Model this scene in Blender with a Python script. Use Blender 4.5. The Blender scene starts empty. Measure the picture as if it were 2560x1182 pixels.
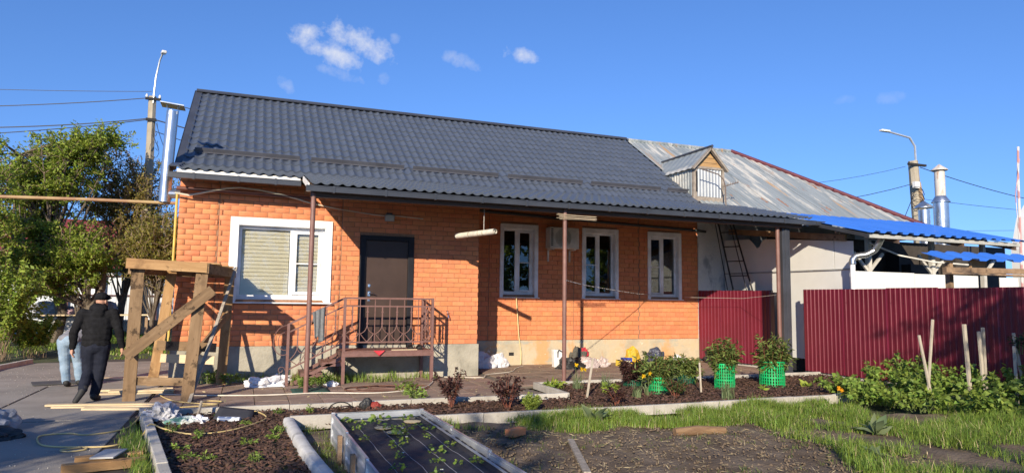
import bpy, bmesh, math, random
import numpy as np
from mathutils import Vector, Matrix, noise
R = math.radians
random.seed(7)
rng = np.random.default_rng(11)
SC = bpy.context.scene
COL = SC.collection

# ------------------------------------------------------------------ camera
cam = bpy.data.cameras.new('camera'); cam.sensor_width = 36.0; cam.lens = 23.906
cam.clip_start = 0.05; cam.clip_end = 3000
camo = bpy.data.objects.new('camera', cam); COL.objects.link(camo)
PITCH, YAW, ROLL = R(5.343), R(21.341), 0.013
fw = Vector((math.sin(YAW)*math.cos(PITCH), math.cos(YAW)*math.cos(PITCH), math.sin(PITCH)))
rt = fw.cross(Vector((0, 0, 1))).normalized(); up = rt.cross(fw)
r2 = rt*math.cos(ROLL) + up*math.sin(ROLL); u2 = up*math.cos(ROLL) - rt*math.sin(ROLL)
mw = Matrix((r2, u2, -fw)).transposed().to_4x4(); mw.translation = (0, 0, 1.6)
camo.matrix_world = mw
SC.camera = camo

# ------------------------------------------------------------------ sky, sun, exposure
SUN_DIR = Vector((-0.615, -1.0, 0.447)).normalized()          # towards the sun
wd = bpy.data.worlds.new('World'); SC.world = wd; wd.use_nodes = True
nt = wd.node_tree; nt.nodes.clear()
def wn(t, **k):
    n = nt.nodes.new(t)
    for a, b in k.items(): setattr(n, a, b)
    return n
sky = wn('ShaderNodeTexSky', sky_type='NISHITA'); sky.sun_disc = False
sky.sun_elevation = R(20.8); sky.sun_rotation = math.atan2(SUN_DIR.x, SUN_DIR.y)
sky.altitude = 300; sky.air_density = 0.85; sky.dust_density = 0.05; sky.ozone_density = 3.2
geo = wn('ShaderNodeNewGeometry')
cn = wn('ShaderNodeTexNoise'); cn.inputs['Scale'].default_value = 42; cn.inputs['Detail'].default_value = 7; cn.inputs['Roughness'].default_value = .62
nt.links.new(geo.outputs['Incoming'], cn.inputs['Vector'])
def wmath(op, a, b=None, clamp=False):
    n = wn('ShaderNodeMath', operation=op); n.use_clamp = clamp
    for i, q in enumerate((a, b)):
        if q is None: continue
        if isinstance(q, (int, float)): n.inputs[i].default_value = q
        else: nt.links.new(q, n.inputs[i])
    return n.outputs[0]
def wdot(vec):
    n = wn('ShaderNodeVectorMath', operation='DOT_PRODUCT'); n.inputs[1].default_value = vec
    nt.links.new(geo.outputs['Incoming'], n.inputs[0]); return n.outputs['Value']
# small cumulus: azimuth (deg from +Y towards +X), elevation, half width, half height (rad), tilt, opacity
CLOUDS = [(4.5, 20.25, .036, .020, .40, .92), (6.1, 19.6, .042, .018, .42, .92), (7.6, 20.9, .044, .020, .25, .95), (9.2, 20.3, .038, .017, .5, .9), (6.77, 17.98, .033, .008, .25, .34),
          (2.34, 16.83, .013, .009, .8, .34), (16.65, 19.71, .030, .012, .35, .42), (22.0, 20.15, .032, .0115, .25, .85),
          (11.14, 21.12, .008, .008, 0, .3), (10.17, 17.93, .009, .009, .6, .28), (47.8, 15.34, .016, .007, 0, .16), (50.9, 15.1, .020, .009, .2, .2)]
tot = None
nz = wmath('SUBTRACT', cn.outputs['Fac'], .5)
for az, el, hw, hh, tl, op in CLOUDS:
    a, e = R(az), R(el)
    c = Vector((math.sin(a)*math.cos(e), math.cos(a)*math.cos(e), math.sin(e)))
    x = Vector((math.cos(a), -math.sin(a), 0)); y = c.cross(x)*-1
    if y.z < 0: y = -y
    X = x*math.cos(tl) - y*math.sin(tl); Y = y*math.cos(tl) + x*math.sin(tl)
    # Incoming points from the sky to the viewer: negate
    u = wmath('DIVIDE', wdot(-X), hw); v = wmath('DIVIDE', wdot(-Y), hh)
    v0 = wmath('DIVIDE', 0.0, 1.0)
    d2 = wmath('ADD', wmath('MULTIPLY', u, u), wmath('MULTIPLY', v, v))
    front = wmath('GREATER_THAN', wdot(-c), 0.0)
    m = wmath('SUBTRACT', wmath('ADD', 1.0, wmath('MULTIPLY', nz, 4.2)), d2)
    m = wmath('MULTIPLY', wmath('MULTIPLY', wmath('MULTIPLY', m, .55, True), op), front)
    tot = m if tot is None else wmath('MAXIMUM', tot, m)
bg = wn('ShaderNodeBackground'); bg.inputs['Strength'].default_value = 0.13
cl = wn('ShaderNodeBackground'); cl.inputs['Color'].default_value = (.80, .83, .92, 1); cl.inputs['Strength'].default_value = .72
mx = wn('ShaderNodeMixShader'); wo = wn('ShaderNodeOutputWorld')
sv = wn('ShaderNodeVectorMath', operation='MULTIPLY_ADD'); sv.inputs[1].default_value = (-1, -1, -.8); sv.inputs[2].default_value = (0, 0, .13)
nt.links.new(geo.outputs['Incoming'], sv.inputs[0]); nt.links.new(sv.outputs[0], sky.inputs['Vector'])
hs_ = wn('ShaderNodeHueSaturation'); hs_.inputs['Hue'].default_value = .510; hs_.inputs['Saturation'].default_value = 1.16; hs_.inputs['Value'].default_value = 1.20
nt.links.new(sky.outputs[0], hs_.inputs['Color']); nt.links.new(hs_.outputs[0], bg.inputs['Color']); nt.links.new(tot, mx.inputs[0])
nt.links.new(bg.outputs[0], mx.inputs[1]); nt.links.new(cl.outputs[0], mx.inputs[2]); nt.links.new(mx.outputs[0], wo.inputs[0])
sl = bpy.data.lights.new('sun', 'SUN'); sl.energy = 5.0; sl.angle = R(.53); sl.color = (1, .87, .68)
so = bpy.data.objects.new('sun', sl); COL.objects.link(so); so.location = SUN_DIR*60
so.rotation_euler = SUN_DIR.to_track_quat('Z', 'Y').to_euler()
SC.view_settings.view_transform = 'Standard'; SC.view_settings.look = 'None'
SC.view_settings.exposure = 0.45; SC.view_settings.gamma = 1; SC.view_settings.use_curve_mapping = False

# ------------------------------------------------------------------ helpers
WO = {}                                   # world origin of every object made
def setp(o, label=None, cat=None, group=None, kind=None):
    if label: o['label'] = label
    if cat: o['category'] = cat
    if group: o['group'] = group
    if kind: o['kind'] = kind
    return o
def thing(name, label, cat, loc, group=None, kind=None):
    o = bpy.data.objects.new(name, None); COL.objects.link(o); o.location = loc; o.empty_display_size = .2
    WO[o.name] = Vector(loc); return setp(o, label, cat, group, kind)
def mesh_np(name, V, F, mats=(), smooth=False, fm=None):
    V = np.asarray(V, np.float32); me = bpy.data.meshes.new(name)
    F = [np.asarray(f, np.int32) for f in (F if isinstance(F, list) else [F]) if len(f)]
    tot = sum(f.size for f in F); nf = sum(len(f) for f in F)
    me.vertices.add(len(V)); me.vertices.foreach_set('co', V.ravel())
    me.loops.add(tot); me.loops.foreach_set('vertex_index', np.concatenate([f.ravel() for f in F]))
    me.polygons.add(nf)
    ls = []; s = 0
    for f in F:
        k = f.shape[1]; ls.append(s + np.arange(len(f))*k); s += f.size
    me.polygons.foreach_set('loop_start', np.concatenate(ls).astype(np.int32))
    if fm is not None: me.polygons.foreach_set('material_index', np.asarray(fm, np.int32))
    if smooth: me.polygons.foreach_set('use_smooth', np.ones(nf, bool))
    me.update(calc_edges=True); me.validate()
    for m in mats: me.materials.append(m)
    return me
def link(name, me, parent=None, loc=(0, 0, 0)):
    o = bpy.data.objects.new(name, me); COL.objects.link(o); o.location = loc
    if parent: o.parent = parent; WO[o.name] = WO[parent.name] + Vector(loc)
    else: WO[o.name] = Vector(loc)
    return o
class MB:
    def __init__(s): s.v = []; s.f = []; s.m = []; s.cm = 0
    def add(s, vs, fs):
        n = len(s.v); s.v += [tuple(v) for v in vs]; s.f += [tuple(i+n for i in f) for f in fs]; s.m += [s.cm]*len(fs); return s
    def box(s, c, d, rz=0, rx=0, ry=0):
        hx, hy, hz = d[0]/2, d[1]/2, d[2]/2
        M = Matrix.Translation(c) @ Matrix.Rotation(rz, 4, 'Z') @ Matrix.Rotation(ry, 4, 'Y') @ Matrix.Rotation(rx, 4, 'X')
        vs = [M @ Vector((x*hx, y*hy, z*hz)) for x in (-1, 1) for y in (-1, 1) for z in (-1, 1)]
        return s.add(vs, [(0, 1, 3, 2), (4, 6, 7, 5), (0, 4, 5, 1), (2, 3, 7, 6), (0, 2, 6, 4), (1, 5, 7, 3)])
    def b2(s, x0, x1, y0, y1, z0, z1):
        return s.box(((x0+x1)/2, (y0+y1)/2, (z0+z1)/2), (x1-x0, y1-y0, z1-z0))
    def beam(s, a, b, w, h, upv=(0, 0, 1)):
        a = Vector(a); b = Vector(b); d = (b-a).normalized(); u = Vector(upv)
        if abs(d.dot(u)) > .98: u = Vector((0, 1, 0))
        r = d.cross(u).normalized(); q = r.cross(d).normalized()
        vs = []
        for p in (a, b):
            for x, y in ((-1, -1), (1, -1), (1, 1), (-1, 1)): vs.append(p + r*(x*w/2) + q*(y*h/2))
        return s.add(vs, [(3, 2, 1, 0), (4, 5, 6, 7), (0, 1, 5, 4), (1, 2, 6, 5), (2, 3, 7, 6), (3, 0, 4, 7)])
    def tube(s, pts, r, n=8, caps=True):
        pts = [Vector(p) for p in pts]; k = len(pts); rr = r if isinstance(r, (list, tuple)) else [r]*k
        vs = []; u = None
        for i, p in enumerate(pts):
            d = (pts[min(i+1, k-1)] - pts[max(i-1, 0)])
            if d.length < 1e-9: d = Vector((0, 0, 1))
            d.normalize()
            if u is None:
                u = d.orthogonal().normalized()
            else:
                u = (u - d*u.dot(d))
                u = u.normalized() if u.length > 1e-6 else d.orthogonal().normalized()
            w = d.cross(u)
            for j in range(n):
                a = 2*math.pi*j/n; vs.append(p + (u*math.cos(a) + w*math.sin(a))*rr[i])
        fs = [(i*n+j, i*n+(j+1) % n, (i+1)*n+(j+1) % n, (i+1)*n+j) for i in range(k-1) for j in range(n)]
        if caps: fs += [tuple(range(n))[::-1], tuple(range((k-1)*n, k*n))]
        return s.add(vs, fs)
    def lathe(s, c, prof, n=16):
        vs = []; k = len(prof)
        for r, z in prof:
            for j in range(n):
                a = 2*math.pi*j/n; vs.append((c[0]+r*math.cos(a), c[1]+r*math.sin(a), c[2]+z))
        fs = [(i*n+j, i*n+(j+1) % n, (i+1)*n+(j+1) % n, (i+1)*n+j) for i in range(k-1) for j in range(n)]
        return s.add(vs, fs + [tuple(range(n))[::-1], tuple(range((k-1)*n, k*n))])
    def poly(s, pts): return s.add(pts, [tuple(range(len(pts)))])
    def slab(s, poly, z0, z1):
        n = len(poly); vs = [(x, y, z0) for x, y in poly] + [(x, y, z1) for x, y in poly]
        return s.add(vs, [tuple(range(n))[::-1], tuple(range(n, 2*n))] + [(i, (i+1) % n, (i+1) % n+n, i+n) for i in range(n)])
    def prism(s, pts, d):
        n = len(pts); pts = [Vector(p) for p in pts]; d = Vector(d); vs = pts + [p+d for p in pts]
        return s.add(vs, [tuple(range(n))[::-1], tuple(range(n, 2*n))] + [(i, (i+1) % n, (i+1) % n+n, i+n) for i in range(n)])
    def build(s, name, mat, parent=None, smooth=False, bevel=0, label=None, cat=None, group=None, kind=None, loc=None, recalc=True):
        V = [Vector(v) for v in s.v]
        if parent is not None: og = WO[parent.name]
        elif loc is not None: og = Vector(loc)
        else:
            A = np.array(s.v); og = Vector(((A[:, 0].min()+A[:, 0].max())/2, (A[:, 1].min()+A[:, 1].max())/2, A[:, 2].min()))
        me = bpy.data.meshes.new(name); me.from_pydata([v-og for v in V], [], s.f)
        mats = mat if isinstance(mat, (list, tuple)) else [mat]
        for m in mats: me.materials.append(m)
        if len(mats) > 1: me.polygons.foreach_set('material_index', s.m)
        if recalc:
            bm = bmesh.new(); bm.from_mesh(me); bmesh.ops.recalc_face_normals(bm, faces=bm.faces); bm.to_mesh(me); bm.free()
        if smooth:
            me.polygons.foreach_set('use_smooth', [True]*len(me.polygons))
            try: me.set_sharp_from_angle(angle=R(40))
            except Exception: pass
        me.update()
        o = link(name, me, parent, (0, 0, 0) if parent is not None else og)
        if bevel:
            b = o.modifiers.new('bevel', 'BEVEL'); b.width = bevel; b.segments = 2; b.limit_method = 'ANGLE'
        return setp(o, label, cat, group, kind)
def dup(o, parent=None, loc=None):
    c = o.copy(); COL.objects.link(c); c.parent = parent
    if loc is not None: c.location = loc
    WO[c.name] = (WO[parent.name] if parent else Vector()) + c.location
    for k in list(o.children): dup(k, c)
    return c

# ------------------------------------------------------------------ materials
def M(name, cols, scale=4, detail=6, rough=.7, metal=0, bump=0, bscale=None, stretch=(1, 1, 1), rand=0, coord='Object', dist=0, spec=.5, coat=0,
      spots=None, rvar=0, sat=0, rot=(0, 0, 0), trans=0):
    m = bpy.data.materials.new(name); m.use_nodes = True; t = m.node_tree; N = t.nodes; L = t.links
    p = N['Principled BSDF']
    tc = N.new('ShaderNodeTexCoord'); mp = N.new('ShaderNodeMapping'); mp.inputs['Scale'].default_value = stretch; mp.inputs['Rotation'].default_value = rot
    if coord == 'World':
        g = N.new('ShaderNodeNewGeometry'); L.new(g.outputs['Position'], mp.inputs['Vector'])
    else: L.new(tc.outputs[coord], mp.inputs['Vector'])
    vec = mp.outputs[0]
    if rand or sat:
        oi = N.new('ShaderNodeObjectInfo'); gi = N.new('ShaderNodeNewGeometry')
        ad = N.new('ShaderNodeMath'); ad.operation = 'ADD'; L.new(oi.outputs['Random'], ad.inputs[0]); L.new(gi.outputs['Random Per Island'], ad.inputs[1])
        fr = N.new('ShaderNodeMath'); fr.operation = 'FRACT'; L.new(ad.outputs[0], fr.inputs[0]); rn = fr.outputs[0]
        off = N.new('ShaderNodeVectorMath'); off.operation = 'ADD'; sc = N.new('ShaderNodeMath'); sc.operation = 'MULTIPLY'; sc.inputs[1].default_value = 37
        L.new(rn, sc.inputs[0]); L.new(vec, off.inputs[0]); L.new(sc.outputs[0], off.inputs[1]); vec = off.outputs[0]
    nz = N.new('ShaderNodeTexNoise'); nz.inputs['Scale'].default_value = scale; nz.inputs['Detail'].default_value = detail; nz.inputs['Roughness'].default_value = .6
    nz.inputs['Distortion'].default_value = dist; L.new(vec, nz.inputs['Vector'])
    cr = N.new('ShaderNodeValToRGB'); e = cr.color_ramp.elements
    if isinstance(cols[0], (int, float)): cols = [(.35, tuple(c*.82 for c in cols)), (.65, tuple(min(1, c*1.15) for c in cols))]
    while len(e) < len(cols): e.new(.5)
    for q, (ps, c) in zip(e, cols): q.position = ps; q.color = (*c, 1)
    L.new(nz.outputs['Fac'], cr.inputs[0]); col = cr.outputs[0]
    if spots:   # list of (scale, lo, hi, colour, stretch)
        for sc_, lo, hi, c, st in spots:
            m2 = N.new('ShaderNodeMapping'); m2.inputs['Scale'].default_value = st; m2.inputs['Location'].default_value = (lo*31, hi*17, sc_)
            L.new(vec, m2.inputs['Vector'])
            n2 = N.new('ShaderNodeTexNoise'); n2.inputs['Scale'].default_value = sc_; n2.inputs['Detail'].default_value = 8; n2.inputs['Roughness'].default_value = .65
            L.new(m2.outputs[0], n2.inputs['Vector'])
            mr = N.new('ShaderNodeMapRange'); mr.inputs['From Min'].default_value = lo; mr.inputs['From Max'].default_value = hi; L.new(n2.outputs['Fac'], mr.inputs['Value'])
            mi = N.new('ShaderNodeMix'); mi.data_type = 'RGBA'; L.new(mr.outputs[0], mi.inputs['Factor']); L.new(col, mi.inputs['A']); mi.inputs['B'].default_value = (*c, 1)
            col = mi.outputs['Result']
    if rand or sat:
        hs = N.new('ShaderNodeHueSaturation'); a = N.new('ShaderNodeMapRange'); a.inputs['To Min'].default_value = 1-rand; a.inputs['To Max'].default_value = 1+rand
        L.new(rn, a.inputs['Value']); L.new(a.outputs[0], hs.inputs['Value']); L.new(col, hs.inputs['Color'])
        if sat:
            w = N.new('ShaderNodeMath'); w.operation = 'MULTIPLY'; w.inputs[1].default_value = 7.31; L.new(rn, w.inputs[0])
            w2 = N.new('ShaderNodeMath'); w2.operation = 'FRACT'; L.new(w.outputs[0], w2.inputs[0])
            b = N.new('ShaderNodeMapRange'); b.inputs['To Min'].default_value = .5-sat; b.inputs['To Max'].default_value = .5+sat
            L.new(w2.outputs[0], b.inputs['Value']); L.new(b.outputs[0], hs.inputs['Hue'])
        col = hs.outputs[0]
    L.new(col, p.inputs['Base Color'])
    p.inputs['Roughness'].default_value = rough; p.inputs['Metallic'].default_value = metal; p.inputs['Specular IOR Level'].default_value = spec
    if coat: p.inputs['Coat Weight'].default_value = coat; p.inputs['Coat Roughness'].default_value = .15
    if rvar:
        mr = N.new('ShaderNodeMapRange'); mr.inputs['To Min'].default_value = max(.03, rough-rvar); mr.inputs['To Max'].default_value = min(1, rough+rvar)
        L.new(nz.outputs['Fac'], mr.inputs['Value']); L.new(mr.outputs[0], p.inputs['Roughness'])
    if bump:
        bn = N.new('ShaderNodeTexNoise'); bn.inputs['Scale'].default_value = bscale or scale*6; bn.inputs['Detail'].default_value = 7; L.new(vec, bn.inputs['Vector'])
        bp = N.new('ShaderNodeBump'); bp.inputs['Strength'].default_value = bump; bp.inputs['Distance'].default_value = .02
        L.new(bn.outputs['Fac'], bp.inputs['Height']); L.new(bp.outputs[0], p.inputs['Normal'])
    if trans:
        tr = N.new('ShaderNodeBsdfTranslucent'); L.new(col, tr.inputs['Color']); ms = N.new('ShaderNodeMixShader'); ms.inputs[0].default_value = trans
        L.new(p.outputs[0], ms.inputs[1]); L.new(tr.outputs[0], ms.inputs[2]); L.new(ms.outputs[0], N['Material Output'].inputs[0])
    return m
def glass(name, tint=(.8, .85, .86), refl=1.0):
    m = bpy.data.materials.new(name); m.use_nodes = True; t = m.node_tree; N = t.nodes; L = t.links
    N.remove(N['Principled BSDF'])
    tr = N.new('ShaderNodeBsdfTransparent'); tr.inputs[0].default_value = (*tint, 1)
    gl = N.new('ShaderNodeBsdfGlossy'); gl.inputs['Roughness'].default_value = .01
    fr = N.new('ShaderNodeFresnel'); fr.inputs[0].default_value = 1.52
    mu = N.new('ShaderNodeMath'); mu.operation = 'MULTIPLY'; mu.inputs[1].default_value = 1.9*refl; mu.use_clamp = True
    nz = N.new('ShaderNodeTexNoise'); nz.inputs['Scale'].default_value = 1.3; bp = N.new('ShaderNodeBump'); bp.inputs['Strength'].default_value = .03
    L.new(nz.outputs[0], bp.inputs['Height']); L.new(bp.outputs[0], gl.inputs['Normal'])
    mx = N.new('ShaderNodeMixShader'); L.new(fr.outputs[0], mu.inputs[0]); L.new(mu.outputs[0], mx.inputs[0])
    L.new(tr.outputs[0], mx.inputs[1]); L.new(gl.outputs[0], mx.inputs[2]); L.new(mx.outputs[0], N['Material Output'].inputs[0])
    return m

m_brick = M('brick clay', [(.3, (.60, .215, .094)), (.7, (.68, .262, .124))], scale=9, rough=.85, bump=.25, bscale=120, rand=.09, sat=.005, spec=.2,
            spots=[(3, .60, .72, (.56, .19, .085), (1, 1, 3)), (1.1, .62, .74, (.52, .20, .11), (1, 1, 1.6))])
m_mortar = M('mortar', (.33, .185, .115), scale=30, rough=.95, bump=.5, spec=.1)
m_plinth = M('plinth concrete', [(.3, (.25, .235, .19)), (.5, (.36, .335, .27)), (.7, (.45, .42, .34))], scale=2.2, detail=9, rough=.92, bump=.6, bscale=25,
             spots=[(2.5, .6, .72, (.20, .19, .155), (1, 1, .5))])
m_plinth2 = M('stained plinth render', [(.3, (.36, .31, .23)), (.5, (.50, .43, .31)), (.68, (.58, .42, .25))], scale=1.6, detail=9, rough=.9, bump=.5, bscale=22,
              spots=[(1.3, .53, .62, (.56, .33, .16), (1, 1, .6)), (2.2, .58, .7, (.36, .36, .31), (.7, 1, 1.6)), (7, .64, .7, (.75, .70, .6), (1, 1, 1))])
m_roof = M('slate blue roof metal', [(.35, (.070, .085, .114)), (.65, (.083, .099, .130))], scale=1.2, rough=.42, metal=0, spec=.6, rvar=.05, rand=.05, bump=.05, bscale=300)
m_trim = M('dark trim metal', (.050, .054, .066), scale=2, rough=.4, spec=.55)
m_guard = M('snow guard metal', (.085, .088, .105), scale=2, rough=.5, spec=.5)
m_gutter = M('graphite gutter', (.040, .043, .050), scale=3, rough=.35, spec=.6, bump=.05)
m_white = M('white upvc', (.80, .81, .82), scale=3, rough=.35, spec=.5)
m_whitep = M('white fascia paint', (.78, .76, .72), scale=5, rough=.6)
m_soffit = M('soffit wood', (.10, .065, .05), scale=3, rough=.8, stretch=(.2, 3, 3))
m_glass = glass('window glass', (.93, .94, .93), .6); m_glass2 = glass('dark window glass', (.72, .76, .76), .8)
m_blind = M('beige blind fabric', [(.3, (.54, .50, .41)), (.7, (.56, .52, .43))], scale=3, rough=.9)
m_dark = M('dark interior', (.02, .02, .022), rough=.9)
m_door = M('brown steel door', [(.3, (.048, .031, .025)), (.7, (.064, .041, .033))], scale=2.5, rough=.42, spec=.3, bump=.12, bscale=160, rvar=.08)
m_doorf = M('door frame steel', (.016, .016, .020), scale=3, rough=.55, spec=.25)
m_chrome = M('brushed chrome', (.7, .7, .7), scale=40, rough=.25, metal=1)
m_pipe = M('brown painted pipe', [(.35, (.17, .085, .068)), (.65, (.22, .115, .095))], scale=6, rough=.5, bump=.1)
m_brownp = M('red brown paint', [(.3, (.155, .078, .064)), (.7, (.215, .112, .095))], scale=10, rough=.55, bump=.2, bscale=90)
m_zinc = M('weathered zinc', [(.3, (.22, .255, .262)), (.55, (.31, .345, .35)), (.75, (.42, .44, .43))], scale=1.5, rough=.45, metal=.25, stretch=(3.5, .35, .35), detail=8, coord='World',
           spots=[(1.2, .52, .60, (.60, .58, .51), (.55, .9, .9)), (1.2, .585, .65, (.48, .32, .18), (.9, .8, .8)), (2.6, .625, .68, (.36, .15, .06), (.7, 1.2, 1.2))], bump=.12, bscale=40)
m_galv = M('galvanised steel', [(.3, (.42, .44, .46)), (.7, (.58, .60, .62))], scale=3, rough=.35, metal=.45, bump=.05, detail=3, rvar=.1)
m_flue = M('galvanised flue', [(.3, (.50, .52, .54)), (.7, (.66, .68, .70))], scale=3, rough=.28, metal=.9, rvar=.08)
m_maroon = M('maroon sheet', [(.3, (.125, .010, .024)), (.7, (.165, .014, .034))], scale=1.3, rough=.38, spec=.5, rand=.06, coord='World', bump=.25, bscale=3,
             spots=[(2, .62, .72, (.13, .014, .022), (1, 1, 1))])
m_maroont = M('maroon trim', (.10, .018, .028), rough=.55, spec=.3)
m_blue = M('blue roof sheet', [(.3, (.035, .155, .58)), (.7, (.055, .20, .68))], scale=2, rough=.4, spec=.5, stretch=(1, .3, 1))
m_panel = M('white sheet panel', [(.3, (.66, .66, .63)), (.7, (.76, .76, .73))], scale=1.2, rough=.6, detail=8)
m_stucco = M('peeling whitewash', [(.25, (.42, .44, .46)), (.45, (.66, .67, .68)), (.6, (.72, .72, .71))], scale=1.2, rough=.9, detail=9, bump=.4, bscale=18,
             spots=[(1.5, .56, .66, (.34, .36, .39), (1.3, 1, .7))])
m_concrete = M('concrete drive', [(.3, (.20, .178, .152)), (.5, (.27, .243, .208)), (.7, (.33, .30, .26))], scale=.9, detail=10, rough=.92, bump=.35, bscale=60, coord='World',
               spots=[(2.2, .6, .72, (.16, .15, .14), (1, 1, 1)), (26, .68, .74, (.42, .40, .37), (1, 1, 1))])
m_kerb = M('kerb concrete', [(.3, (.36, .335, .29)), (.7, (.52, .49, .43))], scale=5, detail=9, rough=.92, bump=.4, bscale=60, rand=.08,
           spots=[(9, .6, .72, (.28, .26, .22), (1, 1, 1))])
m_slab = M('paving slab', [(.3, (.20, .135, .100)), (.55, (.27, .19, .145)), (.75, (.33, .255, .20))], scale=3, detail=9, rough=.92, bump=.35, bscale=70, rand=.15, sat=.012,
           spots=[(2.0, .56, .7, (.23, .20, .17), (1, 1, 1))])
m_soil = M('garden soil', [(.3, (.100, .074, .052)), (.5, (.16, .122, .088)), (.7, (.225, .178, .132))], scale=2.4, detail=12, rough=.97, bump=1.0, bscale=26, spec=.1, coord='World')
m_wood = M('new timber', [(.3, (.40, .25, .125)), (.55, (.52, .345, .185)), (.75, (.60, .42, .24))], scale=3.0, detail=9, rough=.8, stretch=(1, 1, 1), rand=.12, bump=.25, bscale=40,
           spots=[(2.2, .58, .72, (.30, .18, .09), (1, 1, 1))])
m_wood2 = M('weathered timber', [(.3, (.165, .105, .062)), (.5, (.28, .185, .11)), (.7, (.38, .265, .165))], scale=4.5, detail=10, rough=.85, rand=.15, bump=.35, bscale=50,
            spots=[(6, .60, .68, (.085, .055, .036), (1, 1, .8)), (2, .6, .75, (.40, .29, .18), (1, 1, 1))])
m_woodg = M('grey timber', [(.3, (.20, .17, .14)), (.7, (.40, .35, .28))], scale=7, detail=9, rough=.9, rand=.12, bump=.4, stretch=(3, 3, .5))
# ------------------------------------------------------------------ the setting
SLOPE = lambda y: max(0.0, y-20.5)*.05                     # the lawn climbs behind the house
def gz(x, y): return SLOPE(y)
m_grassbase = M('grass soil', [(.3, (.035, .055, .016)), (.7, (.075, .085, .035))], scale=3, detail=9, rough=.95, coord='World', bump=.6, bscale=20)
ys = [-60, 0, 4, 8, 12, 16, 20.5, 24, 28, 34, 45, 80, 200, 600, 1500]; xs = [-1500, -300, -60, -20, -8, 0, 8, 20, 60, 300, 1500]
V = []; F = []
for j, y in enumerate(ys):
    for i, x in enumerate(xs):
        z = min(SLOPE(y), SLOPE(34)); V.append((x, y, z-(.03 if y > 20 else .10)))
for j in range(len(ys)-1):
    for i in range(len(xs)-1):
        a = j*len(xs)+i; F.append((a, a+1, a+1+len(xs), a+len(xs)))
setp(link('ground', mesh_np('ground', V, np.array(F), [m_grassbase])), kind='structure')

# driveway of cast concrete bays with open joints
mb = MB().slab([(-5.2, 2), (-.2, 2), (-1.30, 10.62), (-1.30, 20.0), (-1.9, 20.2), (-4.9, 19.0)], -.05, -.012)
drive = mb.build('driveway', M('joint dirt', (.06, .05, .04), rough=.95), kind='structure', loc=(0, 0, 0))
bays = [(-5.1, 2.0, -3.1, 6.6), (-3.08, 2.0, -.95, 6.6), (-5.1, 6.62, -3.1, 10.3), (-3.08, 6.62, -1.30, 10.3), (-5.1, 10.32, -3.1, 14.2), (-3.08, 10.32, -1.31, 14.2), (-4.95, 14.22, -1.31, 18.95)]
for i, (x0, y0, x1, y1) in enumerate(bays):
    MB().b2(x0, x1-.02, y0, y1, -.04, .0+.003*(i % 3)).build('concrete_bay', m_concrete, drive, bevel=.008)
# paving of brown slabs round the house
mb = MB().slab([(-1.29, 10.36), (5.0, 10.36), (5.0, 11.2), (4.9, 12.1), (12.3, 12.1), (12.3, 15.95), (-1.29, 15.95)], -.06, -.022)
pav = mb.build('paving', M('paving bed sand', (.15, .125, .1), rough=.95, bump=.4), kind='structure', loc=(0, 0, 0))
sb = MB(); sb.box((0, 0, 0), (.49, .49, .05)); slab0 = None
def addslab(x, y, sx=1, sy=1):
    global slab0
    loc = (x, y, -.026+random.uniform(-.004, .004))
    if slab0 is None:
        slab0 = sb.build('paving_slab', m_slab, pav, bevel=.006); o = slab0
        me = slab0.data
    else:
        o = slab0.copy(); COL.objects.link(o); o.parent = pav
    o.location = loc; o.scale = (sx, sy, 1); o.rotation_euler = (random.uniform(-.006, .006), random.uniform(-.006, .006), random.uniform(-.008, .008))
    o.data = slab0.data
sb_v = sb.v; sb.v = [(v[0], v[1], v[2]) for v in sb_v]
for i in range(12):
    for j in range(7):
        x, y = -1.03+i*.5, 10.62+j*.5
        if y > 13.9: continue
        addslab(x, y)
for i in range(14):
    for j in range(8):
        x, y = 5.23+i*.5, 12.36+j*.5
        if x < 12.2 and y < 15.9: addslab(x, y)
for i in range(6):
    addslab(5.23-.5, 14.36+i*.5 if 14.36+i*.5 < 15.9 else 15.6) if False else None
# beds: bark mulch, tilled soil
m_mulch = M('bark mulch', [(.3, (.055, .028, .018)), (.5, (.11, .058, .036)), (.7, (.19, .105, .066))], scale=14, detail=10, rough=.95, bump=1.0, bscale=70, spec=.15, coord='World',
            spots=[(30, .62, .7, (.30, .19, .125), (1, 3, 1))])
m_bark = M('bark chip', [(.3, (.060, .030, .020)), (.7, (.135, .072, .046))], scale=12, rough=.92, rand=.55, sat=.012, bump=.3, coord='World')
def sheet(name, poly, z, mat, res=.16, amp=.03, kind='structure'):
    """bumpy ground patch clipped to a polygon"""
    P = np.array(poly); x0, y0 = P.min(0); x1, y1 = P.max(0)
    nx = max(2, int((x1-x0)/res)+1); ny = max(2, int((y1-y0)/res)+1)
    bm = bmesh.new(); bmesh.ops.create_grid(bm, x_segments=nx, y_segments=ny, size=.5)
    for v in bm.verts: v.co = Vector((x0+(v.co.x+.5)*(x1-x0), y0+(v.co.y+.5)*(y1-y0), 0))
    n = len(poly)
    for i in range(n):
        a = Vector((*poly[i], 0)); b = Vector((*poly[(i+1) % n], 0)); d = b-a; nn = Vector((d.y, -d.x, 0))
        bmesh.ops.bisect_plane(bm, geom=bm.verts[:]+bm.edges[:]+bm.faces[:], plane_co=a, plane_no=nn, clear_outer=True)
    for v in bm.verts:
        v.co.z = z + amp*(noise.noise(v.co*1.7)+.6*noise.noise(v.co*5.1))
    me = bpy.data.meshes.new(name); bm.to_mesh(me); bm.free(); me.materials.append(mat)
    me.polygons.foreach_set('use_smooth', [True]*len(me.polygons))
    o = link(name, me); return setp(o, kind=kind)
bedL = [(-1.02, 10.25), (-.57, 7.0), (-.1, 4.0), (.85, 4.0), (.66, 6.6), (.52, 9.05), (1.15, 9.05), (1.35, 10.25)]
bedM = [(1.2, 10.25), (2.2, 8.78), (9.3, 8.86), (12.0, 9.6), (12.1, 11.85), (5.15, 11.85), (5.15, 10.22)]
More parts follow.
